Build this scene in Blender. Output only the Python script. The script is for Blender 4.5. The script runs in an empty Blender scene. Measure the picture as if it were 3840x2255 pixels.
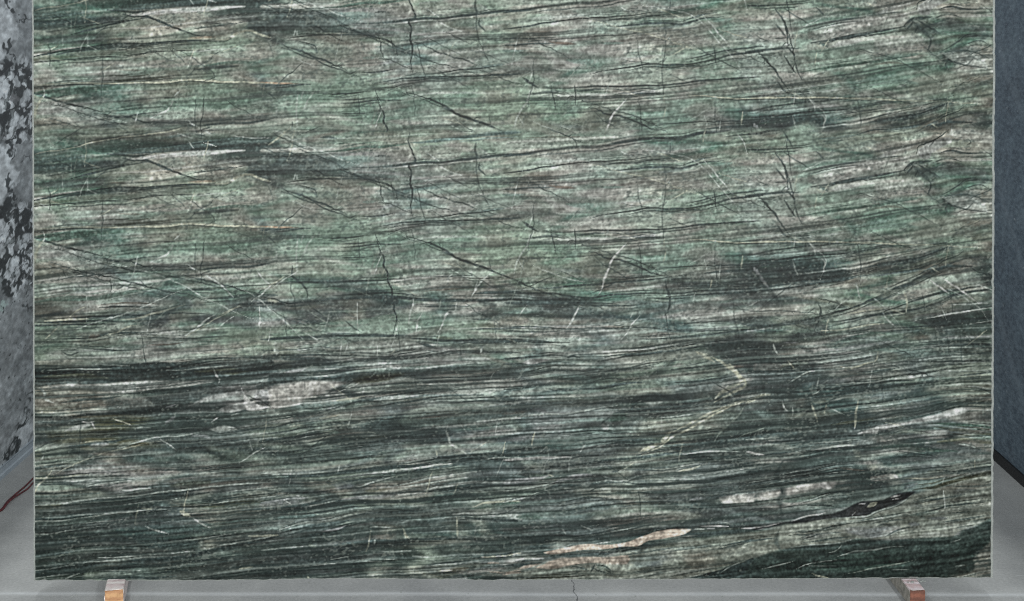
import bpy, bmesh, math, random
import numpy as np
from mathutils import Vector

random.seed(5)
S = bpy.context.scene
COL = S.collection

# ------------------------------------------------------------------ camera
FPX, CX, CY = 5080.0, 1920.0, 400.5            # focal length and principal point in pixels of the 3840 px wide photograph
PITCH = math.radians(3.6)
CAM_H = 1.95
cam_d = bpy.data.cameras.new('camera'); cam = bpy.data.objects.new('camera', cam_d); COL.objects.link(cam)
cam.location = (0, 0, CAM_H); cam.rotation_euler = (math.radians(90) - PITCH, 0, 0)
cam_d.sensor_width = 36.0; cam_d.lens = 36.0 * FPX / 3840.0
cam_d.shift_y = -(1127.5 - CY) / 3840.0
cam_d.clip_end = 200.0
S.camera = cam

# ------------------------------------------------------------------ light: a warehouse with aisle lamps overhead and a low softbox in front
W = bpy.data.worlds.new('World'); S.world = W; W.use_nodes = True
bg = W.node_tree.nodes['Background']; bg.inputs[0].default_value = (0.86, 0.93, 1.0, 1); bg.inputs[1].default_value = 0.5

def lamp(name, loc, target, sx, sy, power, color=(1, 1, 1)):
    d = bpy.data.lights.new(name, 'AREA'); d.shape = 'RECTANGLE'; d.size = sx; d.size_y = sy; d.energy = power; d.color = color
    o = bpy.data.objects.new(name, d); COL.objects.link(o); o.location = loc
    o.rotation_euler = (Vector(target) - Vector(loc)).to_track_quat('-Z', 'Y').to_euler()
    return o
lamp('front_lamp', (0, -4.5, 1.6), (0, 4.5, 0.80), 9.0, 3.0, 1050.0, (1.0, 0.985, 0.96))  # low softbox shaped to light the slab and reach the floor under it
lamp('aisle_lamp', (-2.69, 4.72, 5.6), (-2.63, 4.72, 0), 7.0, 0.3, 200.0, (0.97, 0.99, 1.0))
lamp('aisle_lamp', (2.69, 4.72, 5.6), (2.63, 4.72, 0), 7.0, 0.3, 200.0, (0.97, 0.99, 1.0))
S.view_settings.view_transform = 'Standard'; S.view_settings.look = 'None'; S.view_settings.exposure = 0.0
S.view_settings.gamma = 1.0; S.view_settings.use_curve_mapping = False

S.render.engine = 'CYCLES'; S.cycles.use_denoising = False; S.cycles.filter_width = 1.1

# ------------------------------------------------------------------ helpers
def rays(x, y):
    """directions through points of the photograph"""
    x = np.asarray(x, float); y = np.asarray(y, float)
    cx, cy = (x - CX) / FPX, -(y - CY) / FPX
    c, s = math.cos(PITCH), math.sin(PITCH)
    return np.stack([cx, c + cy * s, -s + cy * c], -1)

def on_plane(x, y, p0, n):
    d = rays(x, y); o = np.array([0, 0, CAM_H]); n = np.asarray(n, float)
    t = ((np.asarray(p0) - o) @ n) / (d @ n)
    return o + d * t[..., None]

def on_floor(x, y, z=0.0):
    return on_plane(x, y, (0, 0, z), (0, 0, 1))

def tag(o, label=None, cat=None, group=None, kind=None):
    for k, v in (('label', label), ('category', cat), ('group', group), ('kind', kind)):
        if v: o[k] = v
    return o

def mesh_obj(name, verts, faces, mat=None, parent=None, smooth=False):
    me = bpy.data.meshes.new(name); me.from_pydata([tuple(v) for v in verts], [], faces); me.update()
    if mat: me.materials.append(mat)
    if smooth: me.polygons.foreach_set('use_smooth', [True] * len(me.polygons))
    o = bpy.data.objects.new(name, me); COL.objects.link(o)
    if parent is not None: o.parent = parent
    return o

def bm_obj(name, bm, mat, parent=None, smooth=False):
    me = bpy.data.meshes.new(name); bm.to_mesh(me); bm.free()
    for m in (mat if isinstance(mat, list) else [mat]): me.materials.append(m)
    if smooth: me.polygons.foreach_set('use_smooth', [True] * len(me.polygons))
    o = bpy.data.objects.new(name, me); COL.objects.link(o)
    if parent is not None: o.parent = parent
    return o

def lin(c):
    c = np.asarray(c, float)
    return np.where(c <= 0.04045, c / 12.92, ((c + 0.055) / 1.055) ** 2.4)

def srgb(r, g, b):
    return tuple(float(v) for v in lin(np.array([r, g, b]) / 255.0)) + (1.0,)

class NT:
    """small node-tree helper"""
    def __init__(self, name, rough=0.6, spec=0.3):
        self.m = bpy.data.materials.new(name); self.m.use_nodes = True
        self.t = self.m.node_tree; self.n = self.t.nodes; self.b = self.n['Principled BSDF']
        self.b.inputs['Roughness'].default_value = rough; self.b.inputs['Specular IOR Level'].default_value = spec
    def add(self, kind, **kw):
        n = self.n.new(kind)
        for k, v in kw.items():
            if k in n.inputs: n.inputs[k].default_value = v
            else: setattr(n, k, v)
        return n
    def link(self, a, b): self.t.links.new(a, b)
    def coord(self, scale=(1, 1, 1), rot=(0, 0, 0), out='Object'):
        c = self.add('ShaderNodeTexCoord'); m = self.add('ShaderNodeMapping'); m.inputs['Scale'].default_value = scale; m.inputs['Rotation'].default_value = rot
        self.link(c.outputs[out], m.inputs[0]); return m.outputs[0]
    def noise(self, vec, scale, detail=4, rough=0.55, dist=0.0):
        n = self.add('ShaderNodeTexNoise'); n.inputs['Scale'].default_value = scale; n.inputs['Detail'].default_value = detail
        n.inputs['Roughness'].default_value = rough; n.inputs['Distortion'].default_value = dist
        self.link(vec, n.inputs['Vector']); return n.outputs['Fac']
    def ramp(self, fac, stops):
        r = self.add('ShaderNodeValToRGB'); e = r.color_ramp.elements
        while len(e) < len(stops): e.new(0.5)
        for i, (p, c) in enumerate(stops):
            e[i].position = p; e[i].color = c if len(c) == 4 else tuple(c) + (1,)
        self.link(fac, r.inputs[0]); return r.outputs['Color']
    def mix(self, fac, a, b, mode='MIX'):
        n = self.add('ShaderNodeMix', data_type='RGBA', blend_type=mode)
        for sock, v in ((n.inputs[0], fac), (n.inputs[6], a), (n.inputs[7], b)):
            if isinstance(v, bpy.types.NodeSocket): self.link(v, sock)
            else: sock.default_value = v
        return n.outputs[2]
    def math(self, op, a, b=0.0, c=0.0):
        n = self.add('ShaderNodeMath', operation=op)
        for i, v in enumerate((a, b, c)):
            if isinstance(v, bpy.types.NodeSocket): self.link(v, n.inputs[i])
            else: n.inputs[i].default_value = v
        return n.outputs[0]
    def bump(self, h, strength, dist=0.002):
        n = self.add('ShaderNodeBump'); n.inputs['Strength'].default_value = strength; n.inputs['Distance'].default_value = dist
        self.link(h, n.inputs['Height']); self.link(n.outputs[0], self.b.inputs['Normal'])

BRIGHT = 0.51; SIDE_GAIN = 1.35            # light level the stone's colours are balanced for

def gray(v): return (v, v, v, 1)

# ------------------------------------------------------------------ floor
def floor_material():
    M = NT('concrete', 0.55, 0.3)
    v = M.coord()
    big = M.noise(v, 1.3, 5, 0.6); mid = M.noise(v, 7, 5, 0.6); fine = M.noise(v, 90, 3, 0.6)
    c = M.ramp(big, [(0.28, srgb(116, 119, 118)), (0.72, srgb(162, 164, 160))])
    c = M.mix(M.math('MULTIPLY', mid, 0.45), c, M.ramp(mid, [(0.35, srgb(114, 118, 119)), (0.65, srgb(168, 171, 169))]))
    c = M.mix(0.25, c, M.ramp(fine, [(0.3, gray(0.16)), (0.7, gray(0.42))]))
    sep = M.add('ShaderNodeSeparateXYZ'); M.link(v, sep.inputs[0]); x, y = sep.outputs[0], sep.outputs[1]
    # pale scrape along the floor under the slab
    p0, p1 = on_floor(0, 2226), on_floor(3840, 2231)
    yl = M.math('ADD', M.math('MULTIPLY', x, float((p1[1] - p0[1]) / (p1[0] - p0[0]))), float(p0[1] - p0[0] * (p1[1] - p0[1]) / (p1[0] - p0[0])))
    wig = M.math('MULTIPLY', M.math('SUBTRACT', M.noise(v, 1.7, 2), 0.5), 0.03)
    d = M.math('ABSOLUTE', M.math('ADD', M.math('SUBTRACT', y, yl), wig))
    brk = M.noise(M.coord((2.2, 14, 1)), 1.6, 4, 0.7)
    line = M.math('MULTIPLY', M.math('LESS_THAN', d, 0.006), M.ramp(brk, [(0.40, gray(0)), (0.62, gray(1))]))
    soft = M.math('MULTIPLY', M.math('SUBTRACT', 1.0, M.math('MINIMUM', M.math('DIVIDE', d, 0.02), 1.0)), 0.4)
    c = M.mix(M.math('MAXIMUM', M.math('MULTIPLY', line, 0.55), soft), c, srgb(186, 190, 191))
    # scuffs
    sc = M.ramp(M.noise(M.coord((1.1, 9, 1), (0, 0, 0.12)), 3.0, 6, 0.75, 0.6), [(0.66, gray(0)), (0.74, gray(1))])
    c = M.mix(M.math('MULTIPLY', sc, 0.4), c, srgb(190, 193, 193))
    # hairline crack
    a, b = on_floor(2150, 2178), on_floor(2166, 2262)
    xl = M.math('ADD', M.math('MULTIPLY', M.math('SUBTRACT', y, float(a[1])), float((b[0] - a[0]) / (b[1] - a[1]))), float(a[0]))
    cw = M.math('MULTIPLY', M.math('SUBTRACT', M.noise(v, 16, 3), 0.5), 0.05)
    cd = M.math('ABSOLUTE', M.math('ADD', M.math('SUBTRACT', x, xl), cw))
    c = M.mix(M.math('MULTIPLY', M.math('LESS_THAN', cd, 0.0022), 0.75), c, srgb(52, 54, 56))
    M.link(c, M.b.inputs['Base Color'])
    M.bump(M.math('ADD', fine, M.math('MULTIPLY', mid, 0.6)), 0.15, 0.002)
    return M.m

fl = mesh_obj('floor', [(-14, -8, 0), (14, -8, 0), (14, 16, 0), (-14, 16, 0)], [(0, 1, 2, 3)], floor_material())
tag(fl, kind='structure')
# ------------------------------------------------------------------ pattern of the green stone
# Colours of the stone's minerals (as they look under even white light, sRGB 0-255)
PAL = {
 'k': (44, 54, 53), 'K': (48, 60, 56), 'd': (66, 76, 73), 'n': (56, 76, 67), 'e': (88, 113, 102), 'v': (69, 88, 84),
 'w': (186, 198, 187), 'y': (184, 188, 160), 'p': (154, 159, 148), 'P': (196, 195, 184), 'h': (214, 216, 209),
 'g': (124, 138, 125), 'm': (110, 131, 118), 't': (106, 124, 120), 'o': (184, 150, 118), 'S': (186, 170, 150),
 'b': (88, 78, 68), 'f': (114, 117, 107), 'c': (120, 127, 114), 'O': (78, 80, 60), 'q': (46, 48, 38), 'l': (146, 150, 150),
 'L': (164, 170, 164), 'u': (70, 77, 80), 'a': (144, 150, 142), 'z': (28, 30, 32), 'r': (147, 148, 139),
}
# One block per panel of the slab: six rows of ten base minerals, then bands, veins, cracks and lenses
# (key width strength points; x = across the bedding, F = filled lens)
A1 = '''pgamaammgg fgffffaggg mmennnkkkk vvdgaraarg pgegfrfggd aagaaaagap
y 10 .7 70,620 160,595 450,545 700,480 1000,430 1250,400 1500,365 1700,320 2100,310 2400,280
v 150 .75 800,560 1200,520 1600,480 2000,460 2520,480
k 40 .9 1100,600 1400,575 1700,545 2000,525 2300,510 2520,505
k 25 .9 850,600 1100,625 1300,600
n 40 .8 560,560 700,540 850,550
xw 8 .8 1550,390 1680,430 1750,460
xw 8 .8 1830,480 1980,520
xw 8 .8 2100,360 2130,405 2300,430 2520,440
xw 8 .6 1660,450 1700,500 1740,550
h 44 .9 1040,655 1250,640 1450,620 1700,600 2000,580 2260,562
w 30 .8 1450,615 1700,598 2000,578 2200,568
g 40 .8 500,620 700,630 900,645 1060,655
v 170 .85 70,710 300,690 500,690 720,690
k 40 .9 70,800 250,790 500,750 800,705 1050,670 1250,665
k 30 .6 70,740 300,720 520,700
k 20 1 440,865 640,815 850,760 1050,715 1200,690 1300,690
xk 18 1 1000,635 1090,660 1250,670 1330,700 1450,750 1600,805 1700,845 1830,880
o 22 .6 1680,890 1850,885 1950,895
y 12 .7 1680,900 1950,905
k 16 1 70,1085 300,1040 500,1005 650,990 850,965 1150,955 1400,935 1700,920 2000,935 2100,905 2200,840 2320,830
xy 18 .9 1950,915 2080,905 2200,835 2320,815 2400,850 2520,880
k 30 .85 300,1070 550,1020 750,1000 1000,985 1250,980
p 14 .8 80,1065 300,1025 600,985
O 45 .55 70,1115 300,1105 550,1085
k 11 .9 70,1145 300,1130 550,1110 800,1085 1000,1080 1200,1060 1350,1035 1600,1030 1900,1015
d 70 .5 1350,1000 1600,990 1900,960
Fd 30 .75 2300,720 2400,660 2520,580 2520,900 2400,840 2300,790
xd 10 .7 1480,990 1550,1070 1620,1130 1640,1180
xk 14 .5 1690,1270 1760,1210 1900,1120 2000,1040
k 30 .8 1750,1225 1950,1200 2200,1190
n 20 .7 1850,1180 2100,1150 2400,1140
b 18 .4 960,1220 1200,1230
xw 10 .35 630,850 635,990
xw 8 .3 375,830 380,980
xw 8 .3 545,560 600,680 610,750
g 90 .7 1380,680 1500,690 1640,700
g 18 .6 1650,790 1900,770 2150,740
k 10 .8 1700,800 1950,770 2250,735
e 40 .6 420,910 600,900 750,870
b 14 .6 870,905 1000,910 1050,930
d 40 .5 940,1180 1000,1190'''
A2 = '''mmmgmmmggg mgmfgffggg dpaagggagp vddtlaaafg agfgadtagg mgprlatwag
n 26 .8 200,350 600,350 900,365 1225,365
e 22 .7 1225,355 1700,340
xk 12 .9 1195,300 1230,340 1222,375
xy 14 .7 0,500 100,430 210,330 235,290
xw 8 .7 0,350 110,390 170,430 330,500 450,545 600,600 760,670 960,735
d 60 .6 0,420 100,400
k 20 .8 540,430 620,430 700,440
p 44 .8 0,560 200,560 430,570
k 9 .8 0,600 250,600 430,590 560,590
n 22 .85 560,580 700,575 850,555 1000,530 1130,530 1300,510 1450,500
n 14 .7 690,500 800,490
v 28 .9 1470,490 1650,485 1850,460 2050,430 2250,400 2520,380
xk 17 1 1450,370 1455,480 1480,570 1520,640 1520,690 1440,720 1470,800 1465,920 1490,1000 1480,1130 1490,1270
k 24 .95 870,740 1000,745 1200,735 1440,710 1600,690 1780,690 2000,665 2200,640 2400,610 2520,600
Fd 60 .5 0,600 400,610 700,640 860,740 750,800 600,850 250,870 0,890
d 110 .5 800,810 1100,800 1400,800
Fr 20 .5 1130,560 1300,530 1450,540 1510,640 1400,690 1240,640
Fr 20 .45 1560,530 1950,520 1960,640 1750,660 1600,640
k 16 .95 100,915 250,885 500,860 700,860 950,855
k 11 .9 250,920 400,950 470,980 490,1045
xk 17 .95 700,745 850,810 950,850 1100,890 1230,940 1320,990 1420,1020 1490,1030
xk 19 .95 130,960 250,1005 400,1060 560,1120 700,1170 800,1230
xw 6 .8 262,795 256,835 247,880
xw 6 .8 284,800 286,826 284,850 279,872
xw 8 .6 50,810 40,850
d 120 .45 1900,720 2050,740 2200,760
xk 22 .7 2150,480 2130,560 2160,650
xk 14 .8 2180,680 2180,760 2260,830
xw 8 .8 1590,540 1650,590 1780,690
xw 8 .7 1690,700 1900,790 2030,830
xw 8 .8 2180,530 2300,620
xk 11 .8 1490,940 1600,970 1750,1050 1900,1085 2050,1135 2200,1190 2260,1210
k 13 .9 930,1245 1100,1245 1280,1225
k 14 .9 1550,1270 1800,1250 2000,1220 2200,1210 2400,1180
v 25 .6 2200,1200 2450,1170
p 60 .7 920,1220 1050,1210 1220,1190
e 30 .5 1100,990 1300,1000
e 50 .5 1700,1010 2050,1000
e 40 .6 970,1100 1100,1090
e 22 .6 1520,1170 1700,1160
xk 11 .7 1100,830 1140,920 1170,1040 1200,1130
k 10 .7 1900,910 2200,905 2520,895
xd 11 .7 2220,920 2230,1050 2290,1150
k 25 .7 1100,630 1230,625'''
A3 = '''gggggggmmg ggggaagggg ppprraeggg wwaaagggeg frrgrapaga agemaagggw
k 32 1 0,615 150,590 350,565 550,545 700,525 950,520 1150,480 1350,455 1550,440 1750,430 1950,395 2150,370 2350,320 2520,290
k 22 .7 1450,470 1650,460 1800,450
k 13 .8 2200,430 2350,410 2520,395
k 13 .9 0,790 200,765 350,740 550,715 750,690 1000,675 1250,655 1450,635 1600,630
k 19 .95 980,770 1150,765 1350,750 1600,740 1750,750 1870,720 2000,685 2200,670
d 30 .6 1500,810 1700,770 1870,735
xk 10 .8 300,280 480,380 600,430 740,490
xk 12 .8 1300,265 1450,330 1530,350 1600,380
p 70 .7 0,500 250,480 500,470 800,450 1100,430
b 14 .35 150,430 350,430 700,420
b 30 .55 30,850 250,840 500,860
b 22 .8 380,930 520,950 660,960
k 12 .8 0,905 250,895 480,885
k 14 .8 0,970 200,955 450,945
v 40 .5 0,1040 250,1060 500,1050
k 70 .75 0,1250 150,1225 300,1215 480,1230
e 60 .7 570,1120 750,1130 900,1190
k 18 .95 820,1265 950,1235 1100,1215 1300,1185 1450,1165 1650,1175 1850,1160 2000,1140 2150,1110 2300,1070 2520,1045
k 13 .9 1780,1115 2000,1075 2200,1030 2350,1010 2520,990
v 30 .7 1500,1190 1750,1175 1990,1185
xw 10 .85 1990,650 2080,760 2180,880 2300,1020
xw 8 .7 2300,360 2400,470 2450,610
xy 10 .8 2150,800 2300,850 2440,890
xy 10 .6 1500,590 1620,620 1760,680
e 60 .5 1560,540 1750,520 1950,530
e 40 .6 2100,720 2280,700
e 30 .6 1450,980 1750,970
e 25 .6 900,950 1150,940
e 20 .7 1180,1045 1340,1035
e 40 .6 800,820 980,810
xk 9 .8 1640,490 1640,610
xk 14 .8 2105,980 2115,1080 2120,1170
xd 10 .5 1590,680 1590,800 1570,1000 1570,1150
w 50 .5 200,700 500,680 800,640'''
A4 = '''gmgggffagg fggfffaaff gggegaaara rpmaaagedm prggprgdtf prgggemeaw
k 18 .8 0,385 150,360 250,360
d 30 .5 500,370 900,340 1100,330
k 14 .8 1060,400 1250,350 1450,345 1600,340
v 25 .6 650,450 900,430 1100,400
k 18 .9 0,555 250,550 450,545 600,525
xk 16 .95 190,570 250,640 300,730 330,850 345,980
xk 15 .8 220,740 300,850 330,900
xk 15 .7 640,580 700,640 740,670
xw 9 .7 700,690 590,750 480,790
xk 16 .8 260,340 330,430 400,540
k 20 .9 520,790 650,765 850,725 1000,700 1150,680
d 16 .8 1150,670 1350,640 1570,630
k 30 .95 580,950 700,930 900,885 1050,860 1200,830 1400,800 1580,770
Fd 60 .5 1560,760 1650,690 1830,690 1760,740 1850,800 1900,850 1830,920 1720,850 1640,800 1590,810
xk 26 .9 1550,770 1640,705 1840,680
xk 30 .85 1630,700 1720,790 1840,910
xk 18 .8 1690,700 1770,765 1910,850
xk 16 .8 1650,720 1590,810
xk 16 .75 1830,900 1830,960 1790,1030
xk 14 .7 1700,770 1660,850
xk 14 .7 1760,760 1880,740 2000,690
FL 22 .8 1700,560 1760,510 1880,450 2020,430 2050,480 1950,530 1850,590 1810,650 1730,650 1700,610
Fp 30 .6 2010,340 2480,290 2480,480 2260,470 2060,430
Fp 30 .55 1250,900 1700,860 1720,1000 1300,1020
Fr 30 .5 560,830 1000,730 1550,650 1570,760 1000,850 600,930
xk 13 .95 1690,640 1690,590 1700,520 1840,460 1950,400 2020,350
k 20 .9 1880,600 2050,570 2200,600 2400,600
xk 10 .8 2200,440 2240,480 2200,510
L 60 .6 1270,640 1400,590 1550,530 1680,500
w 60 .4 2000,400 2200,360 2350,400
k 22 .9 0,1030 200,1010 330,1000 450,1010
xk 16 .85 60,1090 130,1140 180,1200 230,1270
xk 15 .95 300,1080 360,1160 430,1260
xk 13 .9 340,990 400,1060 410,1100
xk 14 .6 200,900 330,890
e 40 .6 400,740 600,710 800,690
v 30 .6 720,480 900,460
L 60 .6 800,980 950,950 1100,930
v 22 .8 680,950 760,990
n 26 .8 450,1250 700,1210 950,1175 1250,1140 1500,1100 1700,1070
e 50 .6 1250,1110 1500,1080 1700,1060
Fw 24 .55 1950,1050 2150,1040 2300,1060 2420,1220 2150,1170 2030,1120
e 60 .4 2200,1100 2280,1090
xk 14 .8 1930,1030 2030,1120 2150,1170 2420,1225
xk 11 .7 1950,1050 2150,1025 2300,1050 2440,1130
xk 11 .7 2030,1120 1990,1170 2040,1240
xw 10 .8 2260,1050 2350,1140 2420,1230
Fd 60 .4 1760,920 1900,930 1980,1040 1990,1130 1850,1090 1780,1030
n 60 .5 1700,1220 1900,1200 2100,1260
k 12 .7 2180,970 2280,930 2350,920 2450,970
xk 34 .6 2350,900 2430,870
k 14 .8 1950,1030 2100,940 2200,870 2300,850
b 20 .5 1250,1170 1400,1150 1550,1160
r 22 .6 2230,660 2480,660
e 30 .4 2000,760 2480,760
k 16 .7 1850,690 2000,650 2150,680'''
B1 = '''fneegffggf paagmmgmmm fggtggapap gappgeegmm fdffddfgdd mggggagmgm
y 16 .9 70,115 250,100 500,95 700,95 1000,80 1300,85 1450,80 1650,50 1850,60 2100,80 2520,90
k 16 .85 70,130 250,125 500,110 700,105
q 30 .85 770,60 1000,55 1300,40 1500,20
Fn 25 .85 70,190 250,150 500,140 800,130 950,140 700,190 450,210 250,240 150,235
xk 16 .95 70,200 200,240 400,290 580,340 700,375 780,400
xy 22 .7 180,230 120,310 90,380 80,450
xw 10 .7 170,130 190,190 180,250
FL 40 .45 120,300 300,270 520,340 600,390 350,430 140,420
n 18 .8 780,385 950,380 1150,350 1250,330
e 40 .5 1080,300 1250,270
xk 12 .9 780,400 900,440 1050,450 1180,485 1330,525
k 11 .75 530,440 700,410 1000,440 1200,410 1400,390
k 24 .95 260,650 450,615 650,595 720,575 900,565 1150,545 1350,540 1600,530 1850,525 2100,505 2300,500 2520,460
xk 12 .9 150,440 330,480 500,530 650,570 860,600 1000,640 1150,680 1300,715 1450,745 1600,780 1720,800 1850,850 1950,870
xk 14 .95 1600,580 1750,620 1900,655 2050,690 2200,730 2400,780 2460,790
xw 14 .85 1640,450 1750,520 1850,590 1950,650 2050,730 2150,820
xw 16 .85 1590,170 1540,220
xw 16 .85 1530,270 1500,320 1440,380 1350,420 1290,460
xw 12 .8 2380,530 2450,620 2520,690
xw 12 .8 2520,710 2430,790 2330,870
r 60 .6 1150,620 1350,640 1500,620
r 50 .6 1950,570 2200,560 2400,550
e 60 .6 1400,720 1600,660 1800,650 2000,690
n 42 .8 280,860 500,850 700,830 900,800 1100,760 1350,720
n 30 .6 100,870 350,830 620,810
d 90 .45 100,930 400,910 700,920
u 100 .35 1000,830 1300,830 1600,830
b 20 .7 780,895 1050,880 1350,885
k 26 .95 760,925 1000,915 1250,925 1380,915
r 12 .6 770,905 1000,900 1350,908
k 14 .8 1650,750 1850,740 2000,745
k 30 .8 1850,830 2100,815 2300,795 2520,800
d 80 .8 1900,950 2100,940 2300,930 2400,960
k 19 .9 2150,890 2300,890 2520,880
k 14 .9 180,1050 500,1030 800,1010 1000,1000 1200,1000 1500,985 1700,985 1900,990
k 18 .95 120,1085 400,1070 650,1065 850,1060 960,1070 1100,1060
k 14 .9 100,1115 400,1100 700,1100 850,1080
y 14 .7 180,1065 400,1050 650,1040
y 20 .6 960,1050 1150,1030 1300,990 1500,940 1640,890
xw 15 .85 1620,1230 1750,1140 1850,1060 1960,990
xy 12 .7 190,1250 270,1180 350,1110
xy 14 .6 820,1210 950,1180 1080,1110 1160,1100
xw 10 .6 2150,1010 2050,1080 1970,1160
xy 12 .7 420,1040 520,960 620,920
k 16 .85 180,1255 450,1250 700,1230 850,1200 1000,1190 1200,1185 1400,1190
b 40 .5 650,1230 750,1210
k 14 .85 1150,1245 1400,1245 1700,1245 1900,1230 2200,1215
d 40 .6 1950,1190 2080,1180
xw 12 .7 2420,920 2430,1050 2415,1160
xw 8 .4 630,680 630,1100
e 80 .4 1850,800 2100,760 2350,740
k 14 .7 1400,250 1550,245'''
B2 = '''tggggaaggg mmmgmmmmgg pggagmaaag gevvvgaeag ldfddaatld mmmgggmmgg
o 14 .8 0,85 150,95 310,100
k 15 .9 0,120 200,110 450,100
k 18 .9 1100,85 1300,50 1480,30 1750,20 2000,20 2250,10 2520,0
k 20 .9 1300,115 1450,90 1650,65 2000,60
d 40 .6 1500,60 1640,50
k 45 .9 1010,150 1110,140 1190,155
k 14 .9 550,210 750,205 950,185 1050,165
k 11 .8 1150,130 1300,125 1400,80
xk 16 1 1110,160 1125,240 1150,320 1195,430 1190,490 1225,560 1225,640 1250,720 1270,800 1290,900 1280,960 1325,1030 1310,1130 1295,1200 1300,1230
xk 18 1 1430,170 1530,220 1700,280 1850,350 1980,420 2120,465 2250,510 2370,570 2480,610
xk 26 .8 1950,410 2100,460
k 14 .9 740,295 950,285 1150,265 1450,260
xw 14 .6 290,150 285,300 280,540
xw 12 .5 350,160 330,270
xw 16 .6 75,330 75,420
xg 18 .6 1130,310 1090,420 1050,560 1020,700 1000,800
k 12 .8 700,410 900,405 1070,400
xk 18 .9 235,490 250,590 330,660 390,740 400,840
k 24 .95 80,670 300,660 600,660 850,650 1100,645 1250,630 1400,620
v 70 .6 350,600 500,640 900,690 1200,670
n 40 .6 1300,660 1600,640 1750,620
k 20 .85 1650,605 1850,600 2100,590
k 12 .8 1950,610 2200,625 2500,615
v 25 .7 500,720 650,705 800,690
xw 16 .9 2330,560 2220,640 2150,740 2090,840
xw 10 .7 2170,630 2130,760
xw 10 .8 1890,570 1820,640
xw 14 .85 1960,870 1930,960 1850,970 1800,1090 1730,1220
xg 16 .6 1580,500 1570,650 1540,800
xw 14 .8 1580,970 1540,1080 1520,1190
xw 14 .7 1490,830 1460,1000 1455,1110
xw 8 .7 910,850 915,1200
b 18 .6 1570,760 1700,745 1900,735 2100,725 2300,735
k 30 .95 600,840 900,825 1150,820 1350,820 1600,840 1900,850 2200,855 2520,840
k 14 .9 0,830 80,840 200,880 350,865 600,850
k 13 .8 650,800 900,790 1200,775 1500,790
k 25 .9 2100,790 2300,775 2520,765
v 60 .5 1600,800 1900,800
Fk 16 .85 1180,840 1250,815 1330,830 1340,880 1250,905 1190,890
d 90 .5 500,880 900,900 1200,920 1280,920
k 60 .8 2180,870 2260,900 2350,910
k 14 .85 1500,905 1800,910 2100,915
k 22 .9 0,880 200,885
k 40 .7 400,880 430,920
xy 14 .6 0,700 100,640 170,590
xy 30 .6 0,850 100,860
xk 13 .8 440,930 560,1000
k 13 .8 250,1040 400,1070 600,1110
k 10 .7 150,1140 400,1130
xg 11 .7 380,950 560,1060 700,1180
xg 9 .6 500,950 700,1100
xg 9 .6 650,900 740,1080
xg 9 .6 120,990 270,1200
xd 11 .8 740,970 900,1025
k 26 .9 0,1250 200,1240 450,1235 700,1220 1000,1215 1250,1215 1500,1225 1750,1230
O 40 .6 1740,1240 1900,1245
k 22 .9 1320,1235 1550,1250 1800,1265 2100,1260 2520,1260
k 14 .85 2080,1150 2300,1150 2520,1140
d 50 .6 2350,1130 2520,1130
k 13 .7 2050,1040 2300,1040
r 60 .4 1700,1010 2000,1010 2300,1000'''
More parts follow.
